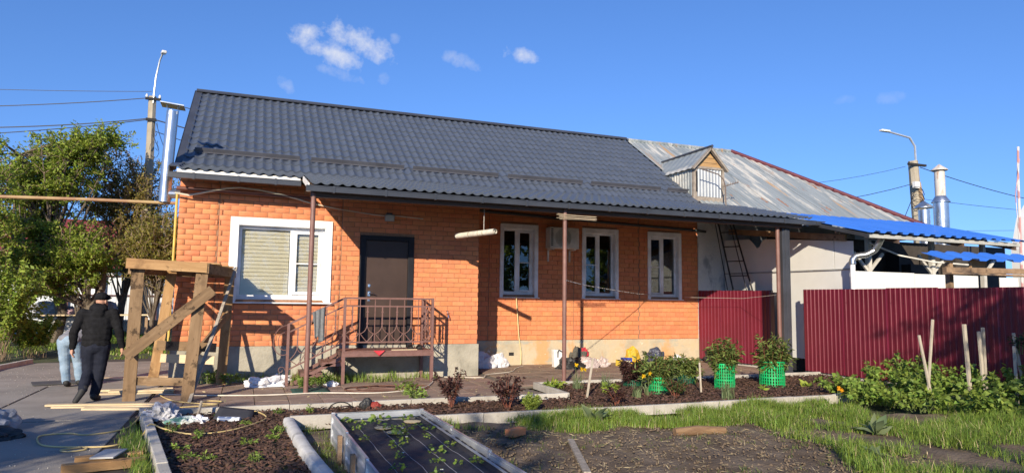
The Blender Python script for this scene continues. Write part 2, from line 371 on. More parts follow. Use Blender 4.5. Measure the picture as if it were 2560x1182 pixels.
sheet('mulch_bed', [(-1.02, 10.25), (-.57, 7.0), (-.1, 4.0), (.80, 4.0), (.62, 6.6), (.52, 9.05), (1.2, 10.25)], .0, m_mulch, .12, .018)
sheet('mulch_bed', [(.52, 9.08), (1.15, 9.05), (1.25, 10.25), (1.0, 10.25)], .0, m_mulch, .12, .012)
sheet('mulch_bed', [(1.1, 10.25), (1.1, 9.05), (2.2, 8.78), (9.3, 8.86), (12.0, 9.6), (12.1, 10.22)], .01, m_mulch, .12, .022)
sheet('mulch_bed', [(5.15, 10.22), (12.1, 10.22), (12.1, 11.85), (5.15, 11.85)], .01, m_mulch, .12, .02)
sheet('garden_soil', [(.66, 8.98), (.85, 3.2), (14, 3.0), (12.25, 8.76), (2.2, 8.70)], -.005, m_soil, .09, .03)
sheet('garden_soil', [(9.25, 8.74), (12.25, 8.74), (12.25, 9.62), (11.9, 9.5)], -.004, m_soil, .09, .01)
def chips(name, n, inside, zf, lo=.02, hi=.055, mat=m_bark):
    P = []
    while len(P) < n:
        q = inside()
        if q: P.append(q)
    P = np.array(P); n = len(P); L = rng.uniform(lo, hi, n); W = L*rng.uniform(.2, .5, n); T = rng.uniform(.003, .008, n)
    a = rng.uniform(0, 2*math.pi, n); t = rng.normal(0, .35, n); t2 = rng.normal(0, .35, n)
    dx = np.stack([np.cos(a)*np.cos(t), np.sin(a)*np.cos(t), np.sin(t)], 1); dy = np.stack([-np.sin(a), np.cos(a), np.tan(t2)*.5], 1)
    dz = np.cross(dx, dy); C = np.stack([P[:, 0], P[:, 1], np.array([zf(x, y) for x, y in P])+rng.uniform(.004, .03, n)], 1)
    V = np.stack([C-dx*L[:, None]-dy*W[:, None], C+dx*L[:, None]-dy*W[:, None]*.6, C+dx*L[:, None]*.9+dy*W[:, None], C-dx*L[:, None]*.8+dy*W[:, None],
                  C+dz*T[:, None]*2.2], 1).reshape(-1, 3)
    b = np.arange(n)[:, None]*5
    F = np.concatenate([b+np.array([[0, 1, 4]]), b+np.array([[1, 2, 4]]), b+np.array([[2, 3, 4]]), b+np.array([[3, 0, 4]])])
    return link(name, mesh_np(name, V, F, [mat]))
def inpoly(poly, x, y):
    c = False; n = len(poly)
    for i in range(n):
        (x1, y1), (x2, y2) = poly[i], poly[i-1]
        if (y1 > y) != (y2 > y) and x < (x2-x1)*(y-y1)/(y2-y1)+x1: c = not c
    return c
def rin(poly):
    P = np.array(poly); lo = P.min(0); hi = P.max(0)
    def f():
        x, y = random.uniform(lo[0], hi[0]), random.uniform(lo[1], hi[1])
        return (x, y) if inpoly(poly, x, y) else None
    return f
setp(chips('bark_chips', 9000, rin(bedL), lambda x, y: .005, .016, .042), 'brown bark chips covering the bed beside the driveway', 'bark mulch', kind='stuff')
setp(chips('bark_chips', 12000, rin(bedM), lambda x, y: .015, .016, .045), 'brown bark chips covering the long bed in front of the house', 'bark mulch', kind='stuff')

def kerb(label_unused, pts, w, h, n, z0=-.05, mat=m_kerb):
    """a line of kerb stones"""
    root = thing('kerb', None, None, (pts[0][0], pts[0][1], 0), kind='structure')
    segs = [(Vector((*a, 0)), Vector((*b, 0))) for a, b in zip(pts[:-1], pts[1:])]
    for a, b in segs:
        k = max(1, round((b-a).length/n)); d = (b-a)/k
        for i in range(k):
            p = a+d*i; q = a+d*(i+1)-d.normalized()*.008; zz = h+random.uniform(-.008, .008); dy = random.uniform(-.006, .006)
            nrm = Vector((-d.y, d.x, 0)).normalized()*dy
            MB().beam(p+nrm+Vector((0, 0, (z0+zz)/2)), q+nrm+Vector((0, 0, (z0+zz)/2)), w, zz-z0).build('kerb_stone', mat, root, bevel=.008)
    return root
kerb('', [(-1.20, 10.52), (-.62, 7.0), (-.15, 4.2)], .10, .10, 1.0)
kerb('', [(-1.08, 10.33), (5.06, 10.33)], .07, .085, .9)
kerb('', [(5.10, 10.4), (5.16, 11.95), (12.2, 11.98)], .07, .075, .9)
kerb('', [(2.15, 8.72), (9.25, 8.80), (11.9, 9.55)], .07, .10, .9)
kerb('', [(.60, 9.07), (1.12, 9.07)], .06, .12, .5)
kerb('', [(-4.78, 10.0), (-4.78, 17.4), (-4.55, 19.0)], .10, .09, 1.0)
kerb('', [(12.02, 15.85), (12.42, 13.55)], .14, .06, 1.1)
kerb('', [(12.40, 12.5), (12.40, 4.5)], .14, .05, 1.3)
# pale rounded log edging of the small bed
lgp = [(.585, 9.08), (.61, 8.3), (.65, 7.4), (.70, 6.6), (.82, 5.2), (.9, 4.5)]; lg = MB(); V = []
for i, (x, y) in enumerate(lgp):
    for k in range(12):
        t = 6.283*k/12; V.append((x+.068*math.copysign(abs(math.cos(t))**.6, math.cos(t)), y, .04+.075*math.copysign(abs(math.sin(t))**.6, math.sin(t))+.006*math.sin(i*2.1)))
lg.add(V, [(i*12+k, i*12+(k+1) % 12, (i+1)*12+(k+1) % 12, (i+1)*12+k) for i in range(len(lgp)-1) for k in range(12)]+[tuple(range(12))])
lg.build('edging_log', M('pale painted log', [(.3, (.44, .43, .40)), (.7, (.62, .61, .58))], scale=6, detail=9, rough=.8, bump=.3, bscale=30, spots=[(3, .6, .7, (.30, .29, .27), (1, 1, 1))]), smooth=True,
         label='pale rounded edging beam beside the raised metal bed', cat='edging')

# ------------------------------------------------------------------ the brick house
YB, YR = 14.07, 15.95
house = thing('brick_house', 'long orange brick house with slate blue metal tile roof and a brown porch', 'house', (0, 14, 0))
# carcass: mortar walls set 8 mm behind the brick faces
def rect_wall(mb, axis, c, a0, a1, z0, z1, holes, th=.25):
    """wall in plane y=c (axis 'y', outwards -y) or x=c (axis 'x'), with rectangular holes (a0,a1,z0,z1)"""
    A = sorted({a0, a1, *[h[0] for h in holes], *[h[1] for h in holes]}); Z = sorted({z0, z1, *[h[2] for h in holes], *[h[3] for h in holes]})
    for i in range(len(A)-1):
        for j in range(len(Z)-1):
            am, zm = (A[i]+A[i+1])/2, (Z[j]+Z[j+1])/2
            if any(h[0] < am < h[1] and h[2] < zm < h[3] for h in holes): continue
            if axis == 'y': mb.b2(A[i], A[i+1], c, c+th, Z[j], Z[j+1])
            else: mb.b2(c-th, c, A[i], A[i+1], Z[j], Z[j+1])
HB = [(-.23, 1.54, 1.55, 3.05), (2.18, 3.26, .58, 2.87)]
HR = [(5.96, 6.90, 1.74, 3.47), (8.26, 9.25, 1.74, 3.47), (10.27, 11.26, 1.74, 3.47)]
mb = MB(); rect_wall(mb, 'y', YB+.010, -1.21, 4.72, .64, 3.86, HB)
rect_wall(mb, 'y', YR+.010, 4.73, 11.86, .58, 4.30, HR)
mb.b2(4.47, 4.715, YB+.27, YR+.008, .60, 4.05)
mb.b2(-1.21, -.96, YB+.27, 22.1, .0, 4.0); mb.b2(11.60, 11.86, YR+.27, 22.1, 0, 4.2); mb.b2(-.95, 11.59, 21.85, 22.1, 0, 4.2)
mb.prism([(-1.21, 14.4, 4.0), (-1.21, 22.1, 4.0), (-1.21, 18.3, 6.5)], (.2, 0, 0))
mb.build('wall', m_mortar, house)
MB().b2(-1.235, 4.755, YB-.015, YB+.3, -.05, .655).build('plinth', m_plinth, house, bevel=.01)
MB().b2(4.76, 11.87, YR-.02, YR+.3, -.05, .60).build('plinth', m_plinth2, house, bevel=.01)
# brick pieces
def brick_mesh(l, h, d=.05):
    b = .004; x, z = l/2, h/2
    vs = [(-x, 0+b, -z), (x, b, -z), (x, b, z), (-x, b, z), (-x+b, 0, -z+b), (x-b, 0, -z+b), (x-b, 0, z-b), (-x+b, 0, z-b), (-x, d, -z), (x, d, -z), (x, d, z), (-x, d, z)]
    fs = [(4, 5, 6, 7), (0, 1, 5, 4), (1, 2, 6, 5), (2, 3, 7, 6), (3, 0, 4, 7), (0, 8, 9, 1), (1, 9, 10, 2), (2, 10, 11, 3), (3, 11, 8, 0)]
    return vs, fs
def lay(a0, a1, z0, z1, bl, ch, holes, shift=0.0):
    out = []; j = 0; z = z0
    while z < z1-.02:
        zt = min(z+ch, z1); o = ((j % 2)*.5+shift+(.12 if j % 5 == 3 else 0))*bl
        x = a0-(o % bl)
        while x < a1-.005:
            segs = [(max(x, a0), min(x+bl, a1))]
            for h in holes:
                if h[2] < zt-.02 and h[3] > z+.02:
                    n = []
                    for s0, s1 in segs:
                        if h[1] <= s0 or h[0] >= s1: n.append((s0, s1)); continue
                        if h[0] > s0: n.append((s0, h[0]))
                        if h[1] < s1: n.append((h[1], s1))
                    segs = n
            for s0, s1 in segs:
                if s1-s0 > .03: out.append((s0, s1, z, zt))
            x += bl
        z = zt; j += 1
    return out
BB = []
OB = [(-.25, 1.56, 1.53, 3.07), (2.16, 3.28, .5, 2.89)]
for (a0, a1, dy, sh) in ((-1.22, -.525, 0, 0), (-.515, 1.785, .006, .25), (1.795, 4.73, 0, .1)):
    BB += [(b, dy) for b in lay(a0, a1, .66, 3.84, .268, .0996, OB, sh)]
BB.sort(key=lambda q: q[0][0])                 # nearest (left) first
vs, fs = brick_mesh(.258, .0896); bme = mesh_np('brick', vs, [np.array(fs)], [m_brick])
nb = 0; rest = MB(); jt = .009
vis = lambda b: not (b[2] > 3.70)
for (b, dy) in BB:
    l = b[1]-b[0]-jt; h = b[3]-b[2]-jt
    c = Vector(((b[0]+b[1])/2, YB+dy+random.uniform(-.0015, .0015), (b[2]+b[3])/2))
    if nb < 300 and vis(b):
        o = bpy.data.objects.new('brick', bme); COL.objects.link(o); o.parent = house; o.location = c-WO[house.name]; o.scale = (l/.258, 1, h/.0896)
        o.rotation_euler = (0, random.uniform(-.004, .004), random.uniform(-.006, .006)); nb += 1
    else:
        v2, f2 = brick_mesh(l, h); rest.add([(c.x+v[0], c.y+v[1], c.z+v[2]) for v in v2], f2)
OR = [(5.94, 6.92, 1.72, 3.49), (8.24, 9.27, 1.72, 3.49), (10.25, 11.28, 1.72, 3.49)]
for (a0, a1, dy, sh) in ((4.74, 5.62, 0, 0), (5.63, 7.97, -.004, .3), (7.98, 9.94, -.008, .1), (9.95, 11.87, -.004, .4)):
    for b in lay(a0, a1, .61, 4.2, .280, .1187, OR, sh):
        l = b[1]-b[0]-jt; h = b[3]-b[2]-jt; v2, f2 = brick_mesh(l, h)
        cx, cy, cz = (b[0]+b[1])/2, YR+dy+random.uniform(-.0025, .0025), (b[2]+b[3])/2
        rest.add([(cx+v[0], cy+v[1], cz+v[2]) for v in v2], f2)
for b in lay(YB+.07, YR-.01, .66, 3.9, .268, .0996, [], 0):
    l = b[1]-b[0]-jt; h = b[3]-b[2]-jt; v2, f2 = brick_mesh(l, h)
    rest.add([(4.73-v[1], (b[0]+b[1])/2+v[0], (b[2]+b[3])/2+v[2]) for v in v2], f2)
for b in lay(YB+.07, 22.0, .1, 4.0, .268, .0996, [], 0):
    l = b[1]-b[0]-jt; h = b[3]-b[2]-jt; v2, f2 = brick_mesh(l, h)
    rest.add([(-1.22+v[1], (b[0]+b[1])/2+v[0], (b[2]+b[3])/2+v[2]) for v in v2], f2)
rest.build('brickwork', m_brick, house, kind='stuff')

# big window with zebra blind
w = MB()
w.b2(-.31, -.17, YB-.03, YB+.03, 1.49, 3.13); w.b2(1.47, 1.60, YB-.03, YB+.03, 1.49, 3.13); w.b2(-.169, 1.469, YB-.03, YB+.03, 2.99, 3.13)
for x0, x1 in ((-.17, -.155), (1.455, 1.47)): w.b2(x0, x1, YB-.028, YB+.14, 1.52, 3.0)
w.b2(-.154, 1.454, YB-.028, YB+.14, 2.975, 2.989)
yf = YB+.10
w.b2(-.16, 1.46, yf, yf+.06, 2.915, 2.975); w.b2(-.16, 1.46, yf, yf+.06, 1.55, 1.64); w.b2(-.16, -.095, yf, yf+.06, 1.64, 2.915); w.b2(1.395, 1.46, yf, yf+.06, 1.64, 2.915)
w.b2(.80, .875, yf-.004, yf+.06, 1.64, 2.915)
for x0, x1 in ((.876, .93), (1.34, 1.394)): w.b2(x0, x1, yf-.015, yf+.02, 1.65, 2.91)
w.b2(.93, 1.34, yf-.015, yf+.02, 2.855, 2.91); w.b2(.93, 1.34, yf-.015, yf+.02, 1.65, 1.71); w.b2(.93, 1.34, yf-.010, yf+.010, 2.255, 2.28)
win = w.build('window', m_white, house, bevel=.004)
win['label'] = 'large two part white window with drawn beige blind'
MB().b2(-.335, 1.63, YB-.10, YB+.09, 1.475, 1.50).build('sill', m_white, win, bevel=.004)
MB().b2(-.095, .80, yf+.02, yf+.026, 1.64, 2.915).build('pane', m_glass, win)
MB().b2(.93, 1.34, yf+.024, yf+.030, 1.70, 2.86).build('pane', m_glass, win)
for i in range(17):
    z = 2.90-i*.074
    for x0, x1 in ((-.09, .79), (.90, 1.37)):
        MB().prism([(x0, yf+.078, z), (x0, yf+.060, z-.066), (x0, yf+.058, z-.076), (x0, yf+.061, z-.076), (x0, yf+.081, z)], (x1-x0, 0, 0)).build('blind_slat', m_blind, win)
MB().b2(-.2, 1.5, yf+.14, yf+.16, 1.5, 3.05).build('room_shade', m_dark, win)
# three narrow windows in the recessed wall
def narrow(x0, x1, muntin_right, lab):
    z0, z1 = 1.68, 3.52; w = MB(); y = YR
    w.b2(x0, x0+.085, y-.03, y+.03, z0, z1); w.b2(x1-.085, x1, y-.03, y+.03, z0, z1); w.b2(x0+.086, x1-.086, y-.03, y+.03, z1-.10, z1)
    for a, b in ((x0+.085, x0+.10), (x1-.10, x1-.085)): w.b2(a, b, y-.028, y+.16, z0+.04, z1-.10)
    w.b2(x0+.101, x1-.101, y-.028, y+.16, z1-.115, z1-.101)
    yf = y+.12; a0, a1, b0, b1 = x0+.09, x1-.09, z0+.06, z1-.105
    w.b2(a0, a1, yf, yf+.06, b1-.06, b1); w.b2(a0, a1, yf, yf+.06, b0, b0+.08); w.b2(a0, a0+.06, yf, yf+.06, b0+.08, b1-.06); w.b2(a1-.06, a1, yf, yf+.06, b0+.08, b1-.06)
    xm = (x0+x1)/2+(-.02 if muntin_right else .0); w.b2(xm-.045, xm+.045, yf-.004, yf+.06, b0+.08, b1-.06)
    l0, l1 = (a0+.06, xm-.045) if muntin_right else (xm+.045, a1-.06)
    s0, s1 = (xm+.045, a1-.06) if muntin_right else (a0+.06, xm-.045)
    # opening sash with its own frame on one side, insect screen with a bar on the other
    for p, q in ((s0, s0+.035), (s1-.035, s1)): w.b2(p, q, yf-.014, yf+.02, b0+.085, b1-.065)
    w.b2(s0+.035, s1-.035, yf-.014, yf+.02, b1-.10, b1-.065); w.b2(s0+.035, s1-.035, yf-.014, yf+.02, b0+.085, b0+.12)
    w.b2(s0+.035, s1-.035, yf-.010, yf+.01, 2.545, 2.565)
    o = w.build('window', m_white, house, bevel=.004); o['label'] = lab
    MB().b2(x0-.02, x1+.02, y-.09, y+.10, z0-.025, z0-.003).build('sill', m_white, o, bevel=.004)
    MB().b2(l0, l1, yf+.02, yf+.026, b0+.08, b1-.06).build('pane', m_glass2, o)
    MB().b2(s0+.03, s1-.03, yf+.024, yf+.030, b0+.11, b1-.09).build('pane', m_glass2, o)
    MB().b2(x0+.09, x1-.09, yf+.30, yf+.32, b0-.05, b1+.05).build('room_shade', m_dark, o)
    return o
narrow(5.91, 6.95, True, 'narrow white window beside the shaded corner'); narrow(8.21, 9.30, False, 'narrow white window right of the air conditioner'); narrow(10.22, 11.31, False, 'narrow white window nearest the whitewashed wall')
# steel entrance door
dr = MB().b2(2.28, 3.16, YB+.012, YB+.05, .60, 2.79).build('door', m_door, house, bevel=.006); dr['label'] = 'dark brown steel entrance door'
fr = MB().b2(2.16, 2.28, YB-.035, YB+.07, .56, 2.89).b2(3.16, 3.28, YB-.035, YB+.07, .56, 2.89).b2(2.281, 3.159, YB-.035, YB+.07, 2.79, 2.89).b2(2.281, 3.159, YB-.03, YB+.06, .56, .6)
fr.build('door_frame', m_doorf, dr, bevel=.005)
MB().tube([(2.37, YB+.01, 1.70), (2.37, YB-.05, 1.70)], .012, 8).tube([(2.365, YB-.05, 1.70), (2.43, YB-.055, 1.705), (2.50, YB-.05, 1.68)], [.013, .012, .009], 8).b2(2.345, 2.395, YB+.004, YB+.013, 1.65, 1.74).build('handle', m_chrome, dr, smooth=True)
for z in (1.86, 1.57): MB().b2(2.345, 2.395, YB+.002, YB+.013, z-.03, z+.03).build('lock_plate', m_chrome, dr, bevel=.004)
MB().lathe((0, 0, 0), [(.012, 0), (.012, .01)], 10).build('peephole', m_chrome, dr).location = Vector((2.74, YB+.006, 2.25))-WO[dr.name]

# roof of pressed metal tile sheets: wave .183 m, step .35 m
def tile_sheet(nw, nrows, row, npw=8, wave=.183, amp=.020, drop=.026, last=None):
    cols = nw*npw+1; V = []; Fq = []
    xs_ = np.arange(cols)*wave/npw
    ph = 2*math.pi*xs_/wave
    hgt = amp*(np.where(np.cos(ph) > 0, np.cos(ph)**1.2*1.0, 0)*1.35 + .35*np.cos(ph))
    hgt = np.nan_to_num(amp*(.5+.5*np.cos(ph))**1.6*1.7)
    s = 0
    k = 0
    for r in range(nrows):
        ln = row if (r < nrows-1 or last is None) else last
        for t, off in ((0, 0), (.5, drop*.55), (1.0, drop)):
            for c in range(cols): V.append((xs_[c], s+t*ln, hgt[c]*(1+.15*t)+off))
            if k: Fq += [((k-1)*cols+c, (k-1)*cols+c+1, k*cols+c+1, k*cols+c) for c in range(cols-1)]
            k += 1
        s += ln
    # turned-down lower edge
    for c in range(cols): V.append((xs_[c], s, hgt[c]-.004))
    Fq += [((k-1)*cols+c, (k-1)*cols+c+1, k*cols+c+1, k*cols+c) for c in range(cols-1)]
    me = mesh_np('roof_sheet', V, np.array(Fq)[:, ::-1], [m_roof], smooth=True)
    try: me.set_sharp_from_angle(angle=R(35))
    except Exception: pass
    return me
YRG, ZRG, YBK, ZBK = 18.3, 6.65, 14.5, 4.14
a1 = math.atan2(ZRG-ZBK, YRG-YBK); LEN1 = math.hypot(ZRG-ZBK, YRG-YBK)
YE, ZE = 12.0, 3.555; a2 = math.atan2(ZBK-ZE, YBK-YE); LEN2 = math.hypot(ZBK-ZE, YBK-YE)
def put_sheet(me, x, y, z, ang):
    o = bpy.data.objects.new('roof_sheet', me); COL.objects.link(o); o.parent = house
    # local y runs down the slope: -Y world, local z is the outward normal
    Mx = Matrix(((1, 0, 0), (0, -math.cos(ang), -math.sin(ang)), (0, -math.sin(ang), math.cos(ang)))).to_4x4()
    Mx.translation = Vector((x, y, z))-WO[house.name]; o.matrix_local = Mx; return o
nrow1 = int(LEN1/.35); steep = tile_sheet(6, nrow1+1, .35, last=LEN1-nrow1*.35+.03)
X0 = -1.24; SW = 6*.183
for i in range(11): put_sheet(steep, X0+i*SW, YRG, ZRG, a1)
xe = X0+11*SW
part = tile_sheet(2, nrow1+1, .35, last=LEN1-nrow1*.35+.03)
# flip check is done by matrix determinant; sheets left-handed are mirrored below
low_len = LEN2; nr = int(low_len/.35); low = tile_sheet(6, nr+1, .35, last=low_len-nr*.35)
sh_len = (YBK-13.45)/math.cos(a2); nr2 = int(sh_len/.35); short = tile_sheet(6, nr2+1, .35, last=sh_len-nr2*.35)
for i in range(12):
    me = short if i < 2 else low
    put_sheet(me, X0+i*SW-(0 if i < 2 else .0), YBK, ZBK-.012, a2)
put_sheet(tile_sheet(1, nr+1, .35, last=low_len-nr*.35), X0+12*SW, YBK, ZBK-.012, a2)
# ridge cap, verge flashing, soffit boards, fascia
MB().beam((-1.34, YRG-.06, ZRG+.035), (10.98, YRG-.06, ZRG+.035), .17, .02, (0, -.5, 1)).beam((-1.34, YRG+.09, ZRG+.035), (10.98, YRG+.09, ZRG+.035), .17, .02, (0, .5, 1)).tube([(-1.34, YRG+.012, ZRG+.055), (10.98, YRG+.012, ZRG+.055)], .045, 8).build('ridge_cap', m_trim, house)
ca, sa = math.cos(a1), math.sin(a1)
def on1(x, s, n=0): return Vector((x, YRG-s*ca-n*sa, ZRG-s*sa+n*ca))
def on2(x, s, n=0): return Vector((x, YBK-s*math.cos(a2)-n*math.sin(a2), ZBK-s*math.sin(a2)+n*math.cos(a2)))
vg = MB()
vg.beam(on1(-1.29, 0, .035), on1(-1.29, LEN1, .035), .17, .02, (0, -sa, ca)); vg.beam(on1(-1.365, 0, -.04), on1(-1.365, LEN1, -.04), .02, .17, (0, -sa, ca))
vg.beam(on2(-1.29, 0, .03), on2(-1.29, sh_len, .03), .15, .02, (0, -.2, 1)); vg.beam(on2(-1.365, .02, -.035), on2(-1.365, sh_len, -.035), .02, .13, (0, -.2, 1))
vg.build('verge_flashing', m_trim, house)
sf = MB()
sf.prism([on2(-1.22, -.02, -.05), on2(-1.22, sh_len-.05, -.05), on2(-1.22, sh_len-.05, -.075), on2(-1.22, -.02, -.075)], (2.16, 0, 0))
sf.prism([on2(.95, -.02, -.05), on2(.95, LEN2-.06, -.05), on2(.95, LEN2-.06, -.075), on2(.95, -.02, -.075)], (11.15, 0, 0))
sf.prism([on1(-1.22, .05, -.04), on1(-1.22, LEN1, -.04), on1(-1.22, LEN1, -.07), on1(-1.22, .05, -.07)], (12.2, 0, 0))
sf.prism([(-1.3, YRG+.02, ZRG-.02), (-1.3, 22.5, 4.0), (-1.3, 22.5, 3.95), (-1.3, YRG+.02, ZRG-.07)], (12.3, 0, 0))
sf.build('roof_boarding', m_soffit, house)
MB().b2(-1.24, .90, 13.49, 13.52, 3.80, 3.885).build('fascia_board', m_whitep, house)
MB().prism([(.935, 13.40, 3.80), (.935, 13.40, 3.90), (.935, 12.05, 3.56), (.935, 12.05, 3.45)], (.02, 0, 0)).build('fascia_board', m_whitep, house)
MB().b2(.97, 12.0, 12.05, 12.075, 3.44, 3.525).build('fascia_board', M('primed fascia', (.42, .27, .21), rough=.7), house)
MB().b2(.99, 11.9, 12.08, 12.18, 3.33, 3.43).build('porch_beam', m_soffit, house)
MB().b2(5.3, 11.9, 14.9, 14.99, 3.72, 3.80).build('porch_beam', m_soffit, house)
# rafters under the porch
for i in range(12):
    x = 1.3+i*.93; MB().prism([on2(x, .3, -.08), on2(x, LEN2-.10, -.08), on2(x, LEN2-.10, -.17), on2(x, .3, -.17)], (.05, 0, 0)).build('rafter', m_soffit, house)
# snow guards
for i, (x0, x1) in enumerate(((-1.07, .97), (1.2, 3.22), (3.42, 5.48), (5.72, 7.72), (7.95, 10.0), (10.22, 11.0))):
    s = LEN1-.62
    g = MB().beam(on1(x0, s, .078), on1(x1, s, .078), .012, .115, (0, -ca*.2-sa, ca))
    g.beam(on1(x0, s+.02, .045), on1(x1, s+.02, .045), .06, .008, (0, -sa, ca))
    g.build('snow_guard', m_guard, house)
# gutters: square section open trough with brackets
def gutter(x0, x1, y, z, br):
    g = MB(); w, h, t = .11, .095, .006
    g.b2(x0, x1, y-w, y-w+t, z-h, z+.004).b2(x0, x1, y-w+t, y-t, z-h, z-h+t).b2(x0, x1, y-t, y, z-h, z+.004)
    g.b2(x0, x1, y-w-.007, y-w, z-.012, z+.005)
    g.b2(x0-.006, x0, y-w, y, z-h, z+.004).b2(x1, x1+.006, y-w, y, z-h, z+.004)
    o = g.build('gutter', m_gutter, house)
    for x in br: MB().b2(x-.02, x+.02, y-w-.012, y-w-.0075, z-h-.006, z+.012).b2(x-.02, x+.02, y-w-.012, y+.01, z-h-.012, z-h-.006).build('gutter_bracket', m_gutter, o)
gutter(-1.36, .90, 13.47, 3.80, (-.95, -.2, .45)); gutter(.90, 12.15, 12.02, 3.50, [1.35+.9*i for i in range(12)])
MB().b2(12.156, 12.62, 11.90, 12.02, 3.40, 3.50).build('gutter_end', m_gutter, house)
# porch posts
for x in (1.035, 5.85): MB().tube([(x, 12.1, -.05), (x, 12.1, 3.40)], .042, 14).build('porch_post', m_pipe, house, smooth=True)
MB().b2(11.42, 11.64, 12.20, 12.38, -.05, 3.42).b2(11.50, 11.56, 12.185, 12.20, -.05, 3.42).build('porch_post', m_trim, house, bevel=.006)
MB().tube([(11.30, 12.22, -.05), (11.30, 12.22, 3.40)], .045, 12).build('downpipe', m_pipe, house, smooth=True)
# ------------------------------------------------------------------ steel porch with steps and railing
pc = thing('entrance_porch', 'red brown steel porch with steps and a forged railing at the door', 'porch', (2.6, 13.6, 0))
PX0, PX1, PY0, PY1, PZ = 1.78, 3.48, 13.17, 14.03, .60
for x in (PX0, PX1):
    for y in (PY0, PY1-.03): MB().b2(x-.03, x+.03, y-.03, y+.03, -.03, PZ-.10).build('leg', m_brownp, pc)
MB().b2(PX0-.035, PX1+.035, PY0-.035, PY0-.031+.04, PZ-.10, PZ-.02).b2(PX0-.035, PX1+.035, PY1-.04, PY1, PZ-.10, PZ-.02).b2(PX0-.035, PX0+.005, PY0+.01, PY1-.041, PZ-.10, PZ-.02).b2(PX1-.005, PX1+.035, PY0+.01, PY1-.041, PZ-.10, PZ-.02).build('platform_frame', m_brownp, pc)
for i in range(6):
    y = PY0-.03+i*.143; MB().b2(PX0-.03, PX1+.03, y, y+.128, PZ-.019, PZ+.006).build('deck_plank', m_brownp, pc, bevel=.004)
for i, (x0, x1, z) in enumerate(((1.40, 1.79, .40), (1.03, 1.42, .21))):
    st = MB().b2(x0, x1, PY0, PY0+.03, z-.07, z-.02).b2(x0, x1, PY1-.06, PY1-.03, z-.07, z-.02).b2(x0, x0+.03, PY0+.031, PY1-.061, z-.07, z-.02).build('step', m_brownp, pc)
    for k in range(3):
        xa = x0+k*.132; MB().b2(xa, xa+.118, PY0-.01, PY1-.02, z-.019, z+.004).build('tread_plank', m_brownp, st, bevel=.003)
for y in (PY0+.015, PY1-.05):
    MB().beam((.86, y, .02), (1.78, y, .50), .03, .06).build('stringer', m_brownp, pc)
def rail_panel(ax, b, o, z0, z1, zt):
    pass
def tube_arc(p0, p1, c, n=8):   # quadratic curve
    p0, p1, c = Vector(p0), Vector(p1), Vector(c)
    return [p0*(1-t)**2 + c*2*t*(1-t) + p1*t*t for t in [i/n for i in range(n+1)]]
def railing(pt, L, zl, nb, first_dec=True):
    """pt(s,z)->Vector along the rail; zl(s)=rise at s; nb spaces"""
    zb, zm, zt = .77-.60, 1.45-.60, 1.60-.60
    for z in (zb, zm, zt):
        w = .035 if z == zt else .025
        MB().beam(pt(0, zl(0)+z), pt(L, zl(L)+z), w, w).build('handrail' if z == zt else 'rail', m_brownp, pc)
    sp = L/nb
    for i in range(1, nb):
        s = i*sp; b = zl(s)
        if (i % 2 == 1) == first_dec:
            m = MB()
            m.beam(pt(s, b+zm), pt(s, b+.50), .022, .022)
            for zc in (.74, .52): m.beam(pt(s, b+zc-.012), pt(s, b+zc+.012), .036, .036)
            for sg in (-1, 1):
                e = pt(s+sg*sp*.88, zl(s+sg*sp*.88)+.33)
                m.tube(tube_arc(pt(s, b+.50), e, pt(s+sg*.012, b+.37), 6), .008, 5)
                m.tube(tube_arc(e, pt(s, b+zb+.01), pt(s+sg*sp*.5, b+.25), 5), .008, 5)
            m.build('scroll_baluster', m_brownp, pc)
        else:
            MB().beam(pt(s, b+zb), pt(s, b+zt), .014, .014).build('baluster', m_brownp, pc)
fl = lambda s: PZ
railing(lambda s, z: Vector((PX0+s, PY0, z)), PX1-PX0, fl, 12)
railing(lambda s, z: Vector((PX1, PY0+s, z)), .82, fl, 6)
L = 1.0; railing(lambda s, z: Vector((PX0-s, PY0, z)), L, lambda s: PZ-.49*s, 6)
for x, y, zt in ((PX0, PY0, 1.60), (PX1, PY0, 1.62), (PX1, PY0+.82, 1.60)): MB().b2(x-.024, x+.024, y-.024, y+.024, PZ, zt).build('railing_post', m_brownp, pc)
MB().b2(PX0-L-.024, PX0-L+.024, PY0-.024, PY0+.024, 0, 1.12).build('railing_post', m_brownp, pc)
sc = MB(); cx = PX0-L
arc = [Vector((cx-.02-.20*math.sin(a)-.02*a, PY0, .82+.27*math.cos(a))) for a in [i*math.pi/12 for i in range(15)]]
sc.tube(arc, .008, 5)
sc.tube([Vector((cx-.06-.11*math.sin(a), PY0, .80+.16*math.cos(a))) for a in [i*math.pi/10 for i in range(13)]], .007, 5)
sc.tube([Vector((cx-.10+.07*math.cos(a)*(1-a/9), PY0, .28+.07*math.sin(a)*(1-a/9))) for a in [i*math.pi/8 for i in range(18)]], .007, 5)
sc.build('scroll', m_brownp, pc)
